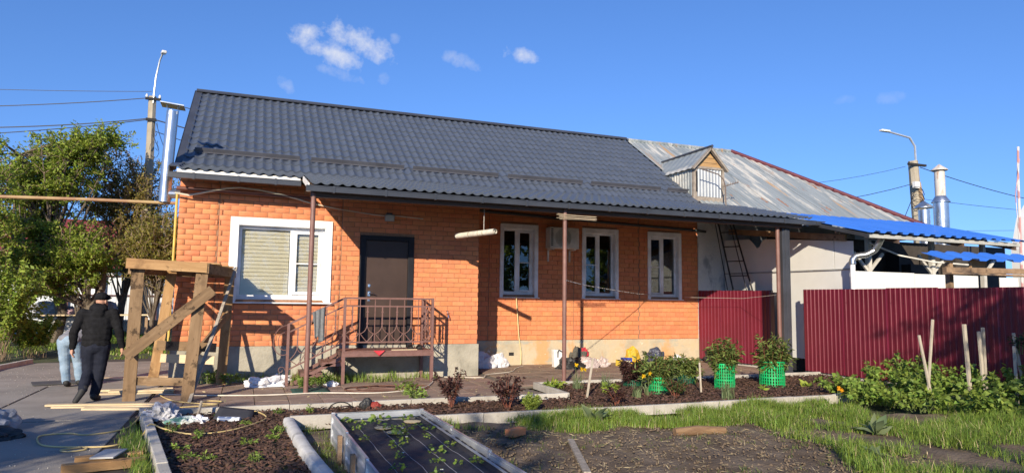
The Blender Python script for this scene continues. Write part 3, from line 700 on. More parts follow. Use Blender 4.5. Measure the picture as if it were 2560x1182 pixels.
# grey trousers hung over the stair rail
def cloth(name, fn, nu, nv, mat, **kw):
    m = MB(); vs = [fn(i/nu, j/nv) for j in range(nv+1) for i in range(nu+1)]
    m.add(vs, [(j*(nu+1)+i, j*(nu+1)+i+1, (j+1)*(nu+1)+i+1, (j+1)*(nu+1)+i) for j in range(nv) for i in range(nu)])
    o = m.build(name, mat, smooth=True, recalc=False, **kw)
    s = o.modifiers.new('thick', 'SOLIDIFY'); s.thickness = .008
    return o
m_cloth = M('grey cotton', [(.3, (.13, .14, .145)), (.7, (.21, .22, .225))], scale=14, rough=.95, bump=.4, bscale=300)
def trousers(u, v):
    x = 1.19+.22*u; zr = 1.12+.49*(x-.78)+.0
    if v < .3:
        t = v/.3; return (x+.02*math.sin(v*9), PY0+.06-.10*t+.02*math.sin(u*9), zr-.22*(1-t) + .02*t)
    t = (v-.3)/.7; split = .05*(1 if u > .5 else -1)*t*t
    w = 1-.35*t
    return (1.30+(u-.5)*.22*w+split*.4+.03*t, PY0-.045-.015*math.sin(u*16+2*t)-.02*t, zr+.02-(.52+(.10 if u > .45 else -.02))*t)
cloth('trousers', trousers, 16, 18, m_cloth, label='grey work trousers hung over the stair railing', cat='trousers')

# ------------------------------------------------------------------ things on the facade
MB().tube([(-1.27, 13.965, 3.60), (0, 13.965, 3.585), (1.15, 13.965, 3.565)], .038, 12).build('gas_pipe', M('brown gas pipe', (.14, .055, .042), rough=.5, scale=8), smooth=True, label='brown gas pipe along the top of the bay wall', cat='pipe')
MB().tube([(-9.5, 14.3, 3.22), (-4.1, 14.3, 3.29), (-2.68, 14.3, 3.33), (-1.30, 14.3, 3.35)], .032, 10).tube([(-9.5, 14.3, 3.22), (-9.5, 14.3, -.1)], .05, 10).build('gas_pipe', M('ochre gas pipe', [(.4, (.42, .29, .13)), (.6, (.30, .15, .08))], scale=1.5, rough=.6, stretch=(1, .2, .2)), smooth=True, label='ochre gas pipe crossing from the trees to the house corner', cat='pipe')
MB().tube([(-1.265, 14.10, 3.50), (-1.268, 14.10, 2.2), (-1.268, 14.10, .70), (-1.268, 14.0, .5)], .022, 8).build('gas_pipe', M('yellow pipe paint', (.66, .45, .09), rough=.5), smooth=True, label='thin yellow pipe running down the left corner of the brick wall', cat='pipe')
cb = [(-1.29, 13.93, 3.50), (-1.05, 13.93, 3.47), (-.73, 13.93, 3.56), (-.4, 13.93, 3.65), (-.17, 13.93, 3.68), (.2, 13.93, 3.655), (.56, 13.94, 3.60), (.9, 13.95, 3.53), (1.15, 13.99, 3.47), (1.7, 14.04, 3.39), (2.4, 14.05, 3.32), (2.6, 14.05, 3.31), (2.9, 14.05, 3.32), (3.46, 14.05, 3.29)]
MB().tube(cb, [.018]*9+[.010]*5, 7).build('cable', M('cream cable sheath', (.62, .56, .43), rough=.7), smooth=True, label='cream cable sagging along the top of the bay wall', cat='cable')
fl_ = thing('floodlight', 'small square floodlight on the wall above the door', 'lamp', (2.73, 14.05, 3.2))
MB().b2(2.63, 2.83, 13.94, 13.98, 3.19, 3.33).build('housing', M('lamp housing', (.30, .30, .29), rough=.5), fl_, bevel=.01)
MB().b2(2.645, 2.815, 13.934, 13.9395, 3.205, 3.315).build('lens', M('lamp lens', (.45, .46, .42), rough=.15), fl_)
MB().b2(2.67, 2.79, 13.98, 14.05, 3.30, 3.37).build('bracket', m_trim, fl_)
# stainless flue at the left corner
fu = thing('flue_pipe', 'shiny steel flue with a square cap at the left corner of the house', 'flue', (-1.48, 14.3, 3.3))
MB().tube([(-1.492, 14.3, 3.36), (-1.475, 14.3, 4.2), (-1.445, 14.3, 5.12)], .105, 20).build('pipe', m_flue, fu, smooth=True)
for z in (3.95, 4.0): MB().tube([(-1.479, 14.3, z), (-1.478, 14.3, z+.02)], .109, 20).build('seam_band', m_flue, fu, smooth=True)
MB().tube([(-1.48, 14.3, 3.52), (-1.2, 14.3, 3.53)], .085, 16).build('elbow', m_flue, fu, smooth=True)
for dx, dy in ((-.1, -.1), (.1, -.1), (-.1, .1), (.1, .1)): MB().tube([(-1.445+dx*.8, 14.3+dy*.8, 5.05), (-1.44+dx, 14.3+dy, 5.22)], .006, 5).build('strut', m_flue, fu)
MB().prism([(-1.65, 14.1, 5.235), (-1.24, 14.1, 5.20), (-1.24, 14.5, 5.20), (-1.65, 14.5, 5.235)], (0, 0, .018)).build('cap', m_flue, fu)
# air conditioner
ac = thing('air_conditioner', 'pale air conditioner outdoor unit between two narrow windows', 'air conditioner', (7.5, 15.75, 2.9))
m_ac = M('aged white plastic', (.60, .58, .52), rough=.5)
MB().b2(7.12, 7.93, 15.56, 15.86, 2.92, 3.46).build('casing', m_ac, ac, bevel=.015)
gr = MB()
for k in range(11):
    rr = .03+k*.019; pts = [(7.48+rr*math.cos(a), 15.552, 3.19+rr*math.sin(a)) for a in [i*math.pi/12 for i in range(25)]]
    gr.tube(pts, .0025, 4, False)
gr.build('fan_grille', M('grille', (.10, .10, .10), rough=.6), ac)
MB().lathe((0, 0, 0), [(.235, 0), (.235, .004)], 32).build('fan_opening', m_dark, ac).matrix_local = Matrix.Translation(Vector((7.48, 15.5595, 3.19))-WO[ac.name]) @ Matrix.Rotation(math.pi/2, 4, 'X')
for i in range(9): MB().b2(7.135, 7.20, 15.553, 15.559, 2.99+i*.05, 3.015+i*.05).build('vent_slot', m_dark, ac)
for x in (7.22, 7.83): MB().b2(x-.02, x+.02, 15.58, 15.93, 2.885, 2.918).b2(x-.02, x+.02, 15.90, 15.93, 2.6, 2.884).build('bracket', m_ac, ac)
MB().tube([(5.3, 15.88, 3.80), (5.6, 15.88, 3.785), (8.46, 15.88, 3.70), (11.82, 15.88, 3.62), (12.1, 15.88, 3.60)], .038, 10).build('gas_pipe', M('dark grey pipe', (.05, .06, .06), rough=.6), smooth=True, label='dark grey pipe running above the narrow windows', cat='pipe')
# hanging roll of film
rl = thing('film_roll', 'roll of white film hung by a string under the porch roof', 'roll', (4.1, 12.6, 2.8))
ra, rb = Vector((3.93, 13.1, 2.87)), Vector((4.36, 12.05, 2.89))
m_film = M('white film', (.62, .59, .50), rough=.5, scale=8)
MB().tube([ra, rb], .055, 18, False).tube([ra, rb], .05, 18, False).build('sheet', m_film, rl, smooth=True)
MB().tube([ra+Vector((.01, 0, -.01)), rb+Vector((.01, -.02, -.01))], .032, 14, False).build('inner_wrap', m_film, rl, smooth=True)
for t in (.35, .6, .72):
    c = ra.lerp(rb, t); d = (rb-ra).normalized(); MB().tube([c-d*.012, c+d*.012], .0575, 18, False).build('tape', M('tape', (.45, .40, .30)), rl, smooth=True)
MB().tube([(4.24, 12.35, 2.93), (4.24, 12.35, 3.50)], .004, 5).build('string', M('string', (.75, .72, .65)), rl)
# rope, cable, sticks
MB().tube([(5.85, 12.05, 2.0), (6.6, 12.7, 1.93), (8, 13.9, 1.86), (9.4, 15.1, 1.80), (10.22, 15.86, 1.80)], .008, 5).build('rope', M('striped rope', [(.48, (.12, .10, .09)), (.52, (.7, .68, .62))], scale=22, detail=0, rough=.9), smooth=True, label='striped rope stretched from the porch post to the window', cat='rope')
MB().tube([(11.3, 12.25, 1.80), (11.8, 14, 1.72), (11.35, 15.86, 1.74)], .005, 5).build('rope', M('pale line', (.6, .56, .5)), smooth=True, label='thin pale line stretched before the small maroon fence', cat='rope')
MB().tube([(6.33, 15.86, 1.70), (6.37, 15.85, 1.2), (6.41, 15.86, .75), (6.45, 15.9, .6), (6.49, 15.88, .3), (6.47, 15.84, .02)], .014, 6).build('cable', M('pale yellow cable', (.66, .54, .28), rough=.6), smooth=True, label='pale yellow cable hanging down the wall under a narrow window', cat='cable')
MB().tube([(4.86, 15.0, .95), (4.86, 14.95, .5), (4.87, 14.9, .02)], .012, 6).tube([(4.85, 15.0, .95), (4.85, 15.88, .98)], .01, 5).build('cable', M('black cable', (.02, .02, .02), rough=.5), smooth=True, label='black cable standing in the shaded corner beside the bay', cat='cable')
sk = MB()
for i in range(6):
    z = 3.22+.03*(i % 3)+random.uniform(-.01, .01); y = 12.03+.02*(i//3)
    sk.tube([(5.72-random.uniform(0, .12), y, z+random.uniform(-.02, .02)), (6.1, y-.01, z), (6.52+random.uniform(-.05, .05), y, z)], .006, 5)
sk.build('stick_bundle', M('dry stick', (.42, .34, .24), rough=.9), smooth=True, label='bundle of thin dry sticks tied to the top of the porch post', cat='sticks')
MB().b2(6.18, 6.31, YR-.028, YR-.019, .23, .31).build('vent_cover', m_dark, label='small black vent in the stained plinth', cat='vent')
fk = thing('outdoor_tap', 'small outdoor tap on the bay wall right of the porch', 'tap', (4.02, 14.0, 1.2))
MB().tube([(4.02, 14.08, 1.30), (4.02, 13.98, 1.30), (4.03, 13.95, 1.26), (4.03, 13.945, 1.20)], .012, 8).build('spout', m_chrome, fk, smooth=True)
MB().tube([(3.99, 13.98, 1.35), (4.05, 13.98, 1.34)], .008, 6).tube([(4.02, 13.98, 1.30), (4.02, 13.98, 1.35)], .007, 6).build('valve', m_chrome, fk, smooth=True)

# ------------------------------------------------------------------ ribbed sheet helper
def ribbed(A, B, D, nrm, pitch, depth, mat, name, parent, wave=False, nv=1, crown=.42, back=True):
    """sheet spanned by A->B (across the ribs) and A->D (along the ribs)"""
    A, B, D, nrm = Vector(A), Vector(B), Vector(D), Vector(nrm).normalized(); W = (B-A).length; u = (B-A)/W; d = D-A
    prof = []; k = int(math.ceil(W/pitch))
    for i in range(k):
        s = i*pitch
        if wave: prof += [(s+pitch*t/8, depth*.5*(1-math.cos(2*math.pi*t/8))) for t in range(8)]
        else: prof += [(s, 0), (s+pitch*(1-crown)*.75, 0), (s+pitch*(1-crown*.9), depth), (s+pitch*.92, depth)]
    prof = [(min(s, W), h) for s, h in prof if s < W+1e-6] + [(W, 0)]
    n = len(prof); V = []; 
    for j in range(nv+1):
        for s, h in prof: V.append(A+u*s+d*(j/nv)+nrm*h)
    F = [(j*n+i, j*n+i+1, (j+1)*n+i+1, (j+1)*n+i) for j in range(nv) for i in range(n-1)]
    m = MB(); m.add(V, F); o = m.build(name, mat, parent, recalc=False, smooth=wave)
    s = o.modifiers.new('thick', 'SOLIDIFY'); s.thickness = .002; s.offset = 0
    return o
# ------------------------------------------------------------------ neighbour's whitewashed house with zinc roof
nh = thing('whitewashed_house', 'whitewashed house with rusty grey zinc roof and a small dormer', 'house', (14, 16, 0))
MB().b2(11.88, 12.92, YR-.005, YR+.25, -.05, 4.15).build('wall', m_stucco, nh)
MB().b2(12.93, 18.3, 16.35, 16.6, -.05, 4.4).b2(18.05, 18.3, 16.61, 22, 0, 4.4).b2(12.93, 18.3, 21.7, 21.95, 0, 4.4).build('wall', m_stucco, nh)
zs = .66; zf = lambda y: ZRG-zs*(YRG-y)
hipx = lambda y: 15.08+(18.3-y)*(3.46/4.06)
ZB = 13.75
def zinc_sheets():
    x = 10.99; i = 0
    while x < hipx(ZB)-.05:
        x1 = min(x+.83, hipx(ZB)); n = int((x1-x)/.0188)+1; V = []
        for k in range(n+1):
            xx = min(x+k*.0188, x1); yt = 18.3 if xx < 15.08 else max(ZB+.01, 18.3-(xx-15.08)*(4.06/3.46))
            h = .012*math.cos(2*math.pi*xx/.15)+(.006 if i % 2 else 0)
            for j in range(7):
                y = yt+(ZB-yt)*j/6; V.append((xx, y-h*.55, zf(y)+h*.83))
        F = [(k*7+j, k*7+j+1, (k+1)*7+j+1, (k+1)*7+j) for k in range(n) for j in range(6)]
        m = MB(); m.add(V, F); m.build('zinc_sheet', m_zinc, nh, smooth=True, recalc=False)
        x = x1-.001; i += 1
zinc_sheets()
# hip end (faces away), back slope
MB().prism([(15.08, 18.3, ZRG-.03), (18.95, ZB, zf(ZB)-.03), (18.95, 22.85, zf(ZB)-.03)], (0, 0, -.02)).prism([(11, 18.32, ZRG-.03), (15.08, 18.32, ZRG-.03), (18.9, 22.8, 3.6), (11, 22.8, 3.6)], (0, 0, -.02)).build('rear_slope', m_zinc, nh)
hp = [Vector((15.02, 18.3, ZRG+.03))] + [Vector((hipx(y), y, zf(y)+.04)) for y in (17, 16, 15, 14.2, 13.8)]
for a, b in zip(hp[:-1], hp[1:]): MB().tube([a, b+(b-a)*.02], .065, 8).build('hip_cap', m_maroont, nh, smooth=True)
MB().tube([(10.98, 18.3, ZRG+.02), (15.05, 18.3, ZRG+.03)], .055, 8).build('ridge_cap', m_zinc, nh, smooth=True)
# dormer
DY, DX0, DX1 = 14.75, 10.88, 11.80; zb = zf(DY); ze = 5.13; zp = 5.68; xm = 11.36
ribbed((DX0+.10, DY, zb+.08), (DX1-.03, DY, zb+.08), (DX0+.10, DY, ze), (0, -1, 0), .10, .016, M('dormer cladding', [(.3, (.30, .325, .345)), (.7, (.42, .44, .45))], scale=3, rough=.5, metal=.3), 'dormer_front', nh)
m_dw = M('dormer timber', [(.3, (.20, .165, .13)), (.7, (.36, .31, .255))], scale=8, rough=.85)
MB().b2(DX0-.02, DX0+.09, DY-.03, DY+.05, zb-.05, ze).b2(DX1-.02, DX1+.05, DY-.03, DY+.05, zb-.05, ze).b2(DX0-.03, DX1+.06, DY-.04, DY+.05, ze, ze+.06).b2(DX0-.04, DX1+.06, DY-.045, DY-.02, zb-.07, zb+.07).build('dormer_frame', m_dw, nh)
MB().b2(DX0+.05, DX0+.10, DY-.034, DY-.03, 4.5, 5.05).build('dormer_gap', m_dark, nh)
MB().prism([(DX0, DY, ze+.06), (DX1, DY, ze+.06), (xm, DY, zp-.06)], (0, .03, 0)).build('dormer_gable', M('bare gable boards', [(.3, (.30, .17, .07)), (.7, (.46, .29, .13))], scale=4, rough=.85, stretch=(.5, 1, 6)), nh)
for z in (5.30, 5.43): MB().b2(xm-(zp-z)*.72, xm+(zp-z)*.72, DY-.006, DY-.001, z, z+.006).build('board_joint', m_dark, nh)
for sx, xe_ in ((-1, DX0-.10), (1, DX1+.10)):
    MB().beam((xe_, DY-.10, ze-.04), (xm, DY-.10, zp+.0), .05, .09, (0, 1, 0)).build('bargeboard', m_dw, nh)
    yb = YRG-(ZRG-zp)/zs; ye = YRG-(ZRG-(ze-.06))/zs
    V = []; n = 26
    for k in range(n+1):
        t = k/n
        for j in range(40):
            y = DY-.16+(yb-DY+.16)*j/39
            h = .010*math.cos(j*1.35)
            V.append((xm+(xe_-xm)*t, min(y, ye+(yb-ye)*(1-t)+.12), zp+.03+(ze-.05-zp)*t+h))
    m = MB(); m.add(V, [(k*40+j, k*40+j+1, (k+1)*40+j+1, (k+1)*40+j) for k in range(n) for j in range(39)]); m.build('dormer_roof', m_zinc, nh, recalc=False)
MB().tube([(xm, DY-.18, zp+.05), (xm, YRG-(ZRG-zp)/zs+.1, zp+.04)], .04, 8).build('dormer_ridge', m_trim, nh, smooth=True)
ribbed((DX0, DY+.02, zb), (DX0, DY+1.2, zb), (DX0, DY+.02, ze), (-1, 0, 0), .12, .016, m_zinc, 'dormer_cheek', nh)
MB().b2(DX1+.0, DX1+.03, DY+.02, DY+1.2, zb, ze).build('dormer_cheek', m_zinc, nh)
# dead branch hooked over the dormer: the bent aerial
at = MB(); at.tube([(11.55, 14.30, 3.6), (11.56, 14.32, 4.62)], .018, 6).tube([(11.56, 14.32, 4.60), (11.50, 14.32, 4.80), (11.35, 14.32, 4.92), (11.1, 14.32, 4.97), (10.82, 14.32, 5.02)], .016, 6).tube([(11.50, 14.32, 4.62), (11.95, 14.28, 4.76)], .014, 5)
for i in range(5): at.tube([(11.62+i*.08, 14.31, 4.63+i*.025), (11.64+i*.08, 14.31, 4.72+i*.025)], .006, 4)
at.build('bent_aerial', M('rusty aerial', (.16, .12, .10), rough=.8), smooth=True, label='bent rusty aerial mast standing in front of the dormer', cat='aerial')
# rear neighbour roof peeping over the hip, flues
bh = thing('outbuilding', 'grey roofed outbuilding peeping over the maroon hip ridge', 'building', (24, 25, 0))
MB().b2(20.3, 25.7, 23, 27, -.05, 4.2).build('wall', m_stucco, bh)
MB().prism([(20.0, 22.8, 4.2), (20.0, 27.2, 4.2), (20.8, 25, 6.35)], (3.9, 0, 0)).prism([(23.9, 25.0, 6.35), (23.9, 22.8, 4.2), (26.2, 22.8, 4.2)], (0, .01, 0)).build('roof', m_zinc, bh)
MB().add([(23.9, 25, 6.35), (23.9, 22.8, 4.2), (26.4, 22.8, 4.2), (26.4, 27.2, 4.2), (23.9, 27.2, 4.2)], [(0, 1, 2), (0, 2, 3), (0, 3, 4)]).build('roof', m_zinc, bh)
def flue(name, x, y, segs, cap, lab):
    t = thing(name, lab, 'flue', (x, y, 0))
    for z0, z1, r, mt in segs: MB().tube([(x, y, z0), (x, y, z1)], r, 18).build('pipe', mt, t, smooth=True)
    r, z = cap; MB().lathe((x, y, z), [(r, -.02), (r, 0), (.02, r*.75)], 18).build('cap', segs[-1][3], t, smooth=True)
    for a in (0, 2.1, 4.2): MB().tube([(x+segs[-1][2]*.9*math.cos(a), y+segs[-1][2]*.9*math.sin(a), segs[-1][1]-.05), (x+segs[-1][2]*.9*math.cos(a), y+segs[-1][2]*.9*math.sin(a), z)], .01, 4).build('strut', m_galv, t)
m_rustw = M('rust streaked white pipe', [(.4, (.55, .50, .44)), (.55, (.62, .58, .52)), (.7, (.30, .15, .07))], scale=2.5, rough=.7, stretch=(2, 2, .5))
s8 = .8
flue('steel_flue', 21.04, 16.0, [(0, 4.78, .175, m_flue)], (.30, 4.86), 'short shiny steel flue with a cone cap behind the blue roof')
flue('steel_flue', 21.86, 16.0, [(0, 5.12, .235, m_flue), (5.1, 6.15, .16, m_rustw)], (.26, 6.2), 'tall rust streaked flue with a hood behind the blue roof')
MB().lathe((21.86, 16, 5.1), [(.29, -.02), (.29, 0), (.165, .2)], 18).build('flue_skirt', m_flue, smooth=True, label='cone skirt round the middle of the tall rusty flue', cat='flue collar')
# ------------------------------------------------------------------ panel walls, canopies, maroon fences
pw = thing('panel_wall', 'tall white sheet wall with torn top behind the maroon fence', 'wall', (12.75, 13.6, 0))
WX = 12.75
MB().prism([(WX, 15.88, 2.42), (WX, 12.0, 2.42), (WX, 12.0, 3.08), (WX, 13.6, 3.23), (WX, 14.25, 3.29), (WX, 14.38, 3.22), (WX, 14.45, 3.10), (WX, 14.56, 3.07), (WX, 14.68, 3.20), (WX, 14.85, 3.33), (WX, 15.88, 3.38)], (.012, 0, 0)).build('panel', m_panel, pw)
MB().prism([(WX, 11.98, 2.42), (WX, 11.45, 2.42), (WX, 11.45, 3.03), (WX, 11.98, 3.08)], (.012, 0, 0)).build('panel', m_panel, pw)
MB().b2(WX-.001, WX+.011, 13.8, 15.88, .28, 2.41).build('panel', m_panel, pw); MB().b2(WX-.001, WX+.011, 11.45, 13.79, .28, 2.41).build('panel', m_panel, pw)
MB().tube([(WX-.02, 15.88, 2.42), (WX-.02, 13.5, 2.41), (WX-.02, 11.45, 2.40)], .018, 6).build('batten', M('grey batten', (.34, .34, .33)), pw)
MB().b2(WX+.03, WX+.08, 11.5, 15.88, -.03, .27).build('gap_shade', m_dark, pw)  # black strip put in as the shade in the gap below the panels
MB().b2(12.80, 12.90, 15.86, 15.94, 0, 3.3).build('door_post', M('faded blue paint', [(.4, (.18, .38, .56)), (.6, (.34, .50, .62))], scale=8, rough=.8), label='faded blue painted post beside the whitewashed wall', cat='post')
ld = thing('roof_ladder', 'thin black metal ladder leaning on the roof edge', 'ladder', (12.8, 15.2, 0))
m_blk = M('black steel', (.03, .03, .035), rough=.5)
la, lb = [Vector((12.64, 14.80, .02)), Vector((12.25, 15.52, 3.85))], [Vector((12.70, 13.95, .02)), Vector((12.50, 15.22, 3.85))]
for p in (la, lb): MB().tube(p, .026, 6).build('side_rail', m_blk, ld)
for p in (la, lb): MB().tube([p[0]+Vector((-.20, .10, 0)), p[1]+Vector((-.06, .05, 0))], .014, 6).build('stay_rail', m_blk, ld)
for i in range(9):
    t = .08+i*.105; MB().tube([la[0].lerp(la[1], t), lb[0].lerp(lb[1], t)], .015, 6).build('rung', m_blk, ld)
MB().beam((12.70, 15.6, 3.60), (12.70, 11.6, 3.11), .06, .15).build('roof_beam', m_wood2, label='brown timber beam under the blue canopy roof', cat='beam')
# fence of maroon sheets, square to the house
def fence(pts, h0, h1, lab):
    r = thing('metal_fence', lab, 'fence', (*pts[0], 0))
    for (ax, ay), (bx, by) in zip(pts[:-1], pts[1:]):
        a, b = Vector((ax, ay, h0)), Vector((bx, by, h0)); L = (b-a).length; n = max(1, math.ceil(L/1.15)); nr = Vector((ay-by, bx-ax, 0)).normalized()
        if nr.x > 0: nr = -nr
        for i in range(n):
            p = a.lerp(b, i/n); q = a.lerp(b, (i+1)/n); dz = random.uniform(-.008, .008)
            ribbed(p+Vector((0, 0, dz))+nr*(.003*(i % 2)), q+Vector((0, 0, dz))+nr*(.003*(i % 2))+(q-p)*.02, p+Vector((0, 0, h1-h0+dz))+nr*(.003*(i % 2)), nr, .115, .012, m_maroon, 'sheet', r)
            sc_ = MB()
            for z in (h0+.35, h1-.3):
                for k in range(4):
                    e_ = p.lerp(q, (k+.35+.1*random.random())/4); sc_.box((e_.x+nr.x*.006, e_.y+nr.y*.006, z+random.uniform(-.01, .01)), (.014, .014, .014))
            sc_.build('screws', m_maroont, r, kind='stuff')
        for z in (h0+.35, h1-.3): MB().beam(a+Vector((0, 0, z-h0))-nr*.03, b+Vector((0, 0, z-h0))-nr*.03, .03, .05).build('rail', m_trim, r)
    for (x, y) in (pts[0], pts[-1]): MB().b2(x+.02, x+.08, y-.03, y+.03, -.05, h1).build('post', m_trim, r)
    return r
fence([(11.84, 15.88), (12.30, 13.62)], .06, 1.93, 'short maroon ribbed metal fence beside the brick wall')
MB().b2(12.28, 12.42, 13.44, 13.58, -.05, 1.88).build('fence_post', m_trim, label='dark steel post at the open end of the small maroon fence', cat='post')
fence([(12.30, 12.50), (12.30, 3.6)], .06, 1.94, 'long maroon ribbed metal fence along the right side of the garden')
# canopy 1
cv = thing('blue_canopy', 'long blue ribbed lean to roof on braced white posts', 'canopy', (14.8, 11, 0))
def cz(y): return 3.13+.26*(y-10.6)
for i in range(5):
    x0 = 12.27+i*1.002; ribbed((x0, 10.6, cz(10.6)), (x0+1.002, 10.6, cz(10.6)), (x0, 13.35, cz(13.35)), (0, -.25, .97), .334, .045, m_blue, 'roof_sheet', cv, crown=.5)
MB().b2(12.3, 17.25, 10.68, 10.76, 3.03, 3.11).build('front_beam', M('grey painted beam', (.40, .40, .37), rough=.7), cv)
MB().prism([(12.3, 10.62, 3.10), (12.3, 13.3, 3.80), (12.3, 13.3, 3.70), (12.3, 10.62, 3.02)], (-.03, 0, 0)).build('rake_board', m_gutter, cv)
m_cpost = M('cream painted post', (.52, .50, .45), rough=.7)
for x in (13.25, 15.30, 17.1):
    MB().b2(x-.05, x+.05, 11.44, 11.54, 0, 3.30).build('post', m_cpost, cv)
    for sg in (-1, 1): MB().beam((x+sg*.04, 11.49, 2.38), (x+sg*.45, 11.49, 2.78), .05, .06).build('brace', m_cpost, cv)
    MB().prism([(x-.03, 10.7, 3.02), (x-.03, 13.3, 3.70), (x-.03, 13.3, 3.60), (x-.03, 10.7, 2.94)], (.06, 0, 0)).build('rafter', m_soffit, cv)
MB().b2(12.3, 17.25, 11.45, 11.53, 3.20, 3.30).build('purlin', m_soffit, cv)
MB().b2(12.4, 18.6, 15.0, 15.1, .0, 3.7).build('backdrop_wall', M('dark shed boards', (.035, .03, .027), rough=.9), cv) if False else None
MB().tube([(13.2, 11.4, 3.0), (14.0, 11.3, 2.74), (15.0, 11.25, 2.62), (16.3, 11.2, 2.58)], .02, 6).build('hose', M('white hose', (.7, .68, .62)), smooth=True, label='white hose sagging under the blue canopy', cat='hose')
wb = thing('panel_wall', 'low white sheet wall under the blue canopy', 'wall', (14.5, 11.3, 0))
for i, (x0, x1) in enumerate(((12.56, 14.45), (14.46, 16.62), (17.4, 18.1))): MB().b2(x0, x1, 11.30, 11.315, .0, 2.345-.015*i).build('panel', m_panel, wb)
dp = thing('downpipe', 'white downpipe with a bent silver duct at the canopy corner', 'pipe', (12.5, 11.25, 0))
MB().tube([(12.48, 11.24, .1), (12.48, 11.24, 2.50)], .055, 14).build('pipe', m_white, dp, smooth=True)
dk = []; 
cpts = [Vector((12.48, 11.24, 2.48)), Vector((12.48, 11.24, 2.58)), Vector((12.56, 11.22, 2.67)), Vector((12.75, 11.1, 2.70)), Vector((12.88, 11.0, 2.80)), Vector((12.90, 10.9, 2.95)), Vector((12.90, 10.82, 3.08))]
for a, b in zip(cpts[:-1], cpts[1:]):
    for k in range(6): dk.append(a.lerp(b, k/6))
MB().tube(dk, [.066+.006*(i % 2) for i in range(len(dk))], 12).build('duct', m_flue, dp, smooth=True)
# mostly invented dark shapes standing in for the shade under the canopy
cl_ = thing('shade_shapes', 'invented dark shapes filling the shade under the canopy', 'filler', (15, 13.5, 0))
m_canshade = M('painted canopy shade', (.045, .038, .032), rough=.9, scale=6)  # near-black colour stands for the deep shade
MB().b2(13.0, 22.5, 14.4, 14.45, 0, 3.45).build('dark_backdrop', m_canshade, cl_)  # added sheet that darkens the view where sky showed through
for x in (15.7, 16.2, 17.2, 18.6, 19.5): MB().b2(x, x+.08, 13.9, 14.35, 0, 3.1).build('upright', m_canshade, cl_)  # invented dark bars, part of the painted shade
for x0, x1, z in ((16.4, 17.1, 2.3), (17.4, 18.5, 2.75), (18.8, 19.4, 2.5)): MB().b2(x0, x1, 13.7, 14.35, z-.9, z).build('dark_box', m_canshade, cl_)
# canopy 2, nearest
c2 = thing('blue_canopy', 'small blue ribbed roof over stacked boards at the right edge', 'canopy', (13.5, 9, 0))
ribbed((12.52, 9.12, 2.48), (15.4, 8.35, 2.44), (12.62, 9.70, 2.66), (0, -.3, 1), .36, .045, m_blue, 'roof_sheet', c2, crown=.5)
for x, y in ((12.85, 9.3), (15.2, 8.7)): MB().b2(x-.05, x+.05, y-.05, y+.05, 0, 2.45).build('post', m_wood2, c2)
MB().beam((12.52, 9.15, 2.29), (14.4, 8.78, 2.29), .10, .10).build('timber_beam', m_wood2, label='rough brown timber beam lying under the small blue roof', cat='beam')
MB().beam((12.48, 9.07, 2.22), (15.2, 8.45, 2.18), .22, .03).build('timber_board', m_wood2, label='dark brown board lying under the small blue roof', cat='board')
MB().b2(13.35, 13.8, 9.2, 9.25, 2.36, 2.53).build('plywood_sheet', m_wood, label='orange plywood offcut standing under the small blue roof', cat='plywood')
# right edge mast and white gable
MB().tube([(19.3, 12, 0), (19.45, 12, 5.2), (19.52, 12, 5.95)], .03, 6).tube([(19.3, 11.97, 3.4), (19.25, 11.97, 4.6), (19.5, 11.97, 5.6)], .012, 5).build('pennant_mast', M('faded red white mast', [(.48, (.48, .26, .25)), (.52, (.6, .56, .54))], scale=2, detail=0), smooth=True, label='thin faded red and white mast at the right edge', cat='mast')
MB().prism([(19.95, 12.3, 3.2), (21.2, 12.3, 3.2), (21.2, 12.3, 4.9), (20.7, 12.3, 4.6), (20.25, 12.3, 4.1)], (0, .3, 0)).b2(19.95, 21.2, 12.3, 12.6, 0, 3.2).build('white_gable', m_panel, label='pale gable wall cut by the right edge', cat='wall')
# ------------------------------------------------------------------ vegetation helpers
def unit(a): return a/np.maximum(np.linalg.norm(a, axis=1, keepdims=True), 1e-9)
def leaf_mesh(P, D, L, asp=.45, fold=.12, curl=.15, mats=(), name='foliage', six=False):
    P = np.asarray(P); D = unit(np.asarray(D)); n = len(P); L = np.broadcast_to(L, n)[:, None]
    r = unit(np.cross(D, unit(rng.normal(0, 1, (n, 3))+np.array([0, 0, 1.2])))); N = np.cross(r, D); w = L*asp*.5
    b = P; tip = P+D*L-N*L*curl
    m1 = P+D*L*.42+r*w+N*L*fold; m2 = P+D*L*.42-r*w+N*L*fold
    if not six:
        V = np.stack([b, m1, tip, m2], 1).reshape(-1, 3); k = np.arange(n)[:, None]*4
        F = np.concatenate([k+np.array([[0, 1, 2]]), k+np.array([[0, 2, 3]])])
    else:
        mid = P+D*L*.5+N*L*.02; V = np.stack([b, m1, m1+D*L*.3-r*w*.35-N*L*.05, tip, m2+D*L*.3+r*w*.35-N*L*.05, m2, mid], 1).reshape(-1, 3); k = np.arange(n)[:, None]*7
        F = np.concatenate([k+np.array([q]) for q in ([0, 1, 6], [1, 2, 6], [2, 3, 6], [3, 4, 6], [4, 5, 6], [5, 0, 6])])
    return mesh_np(name, V, F, mats)
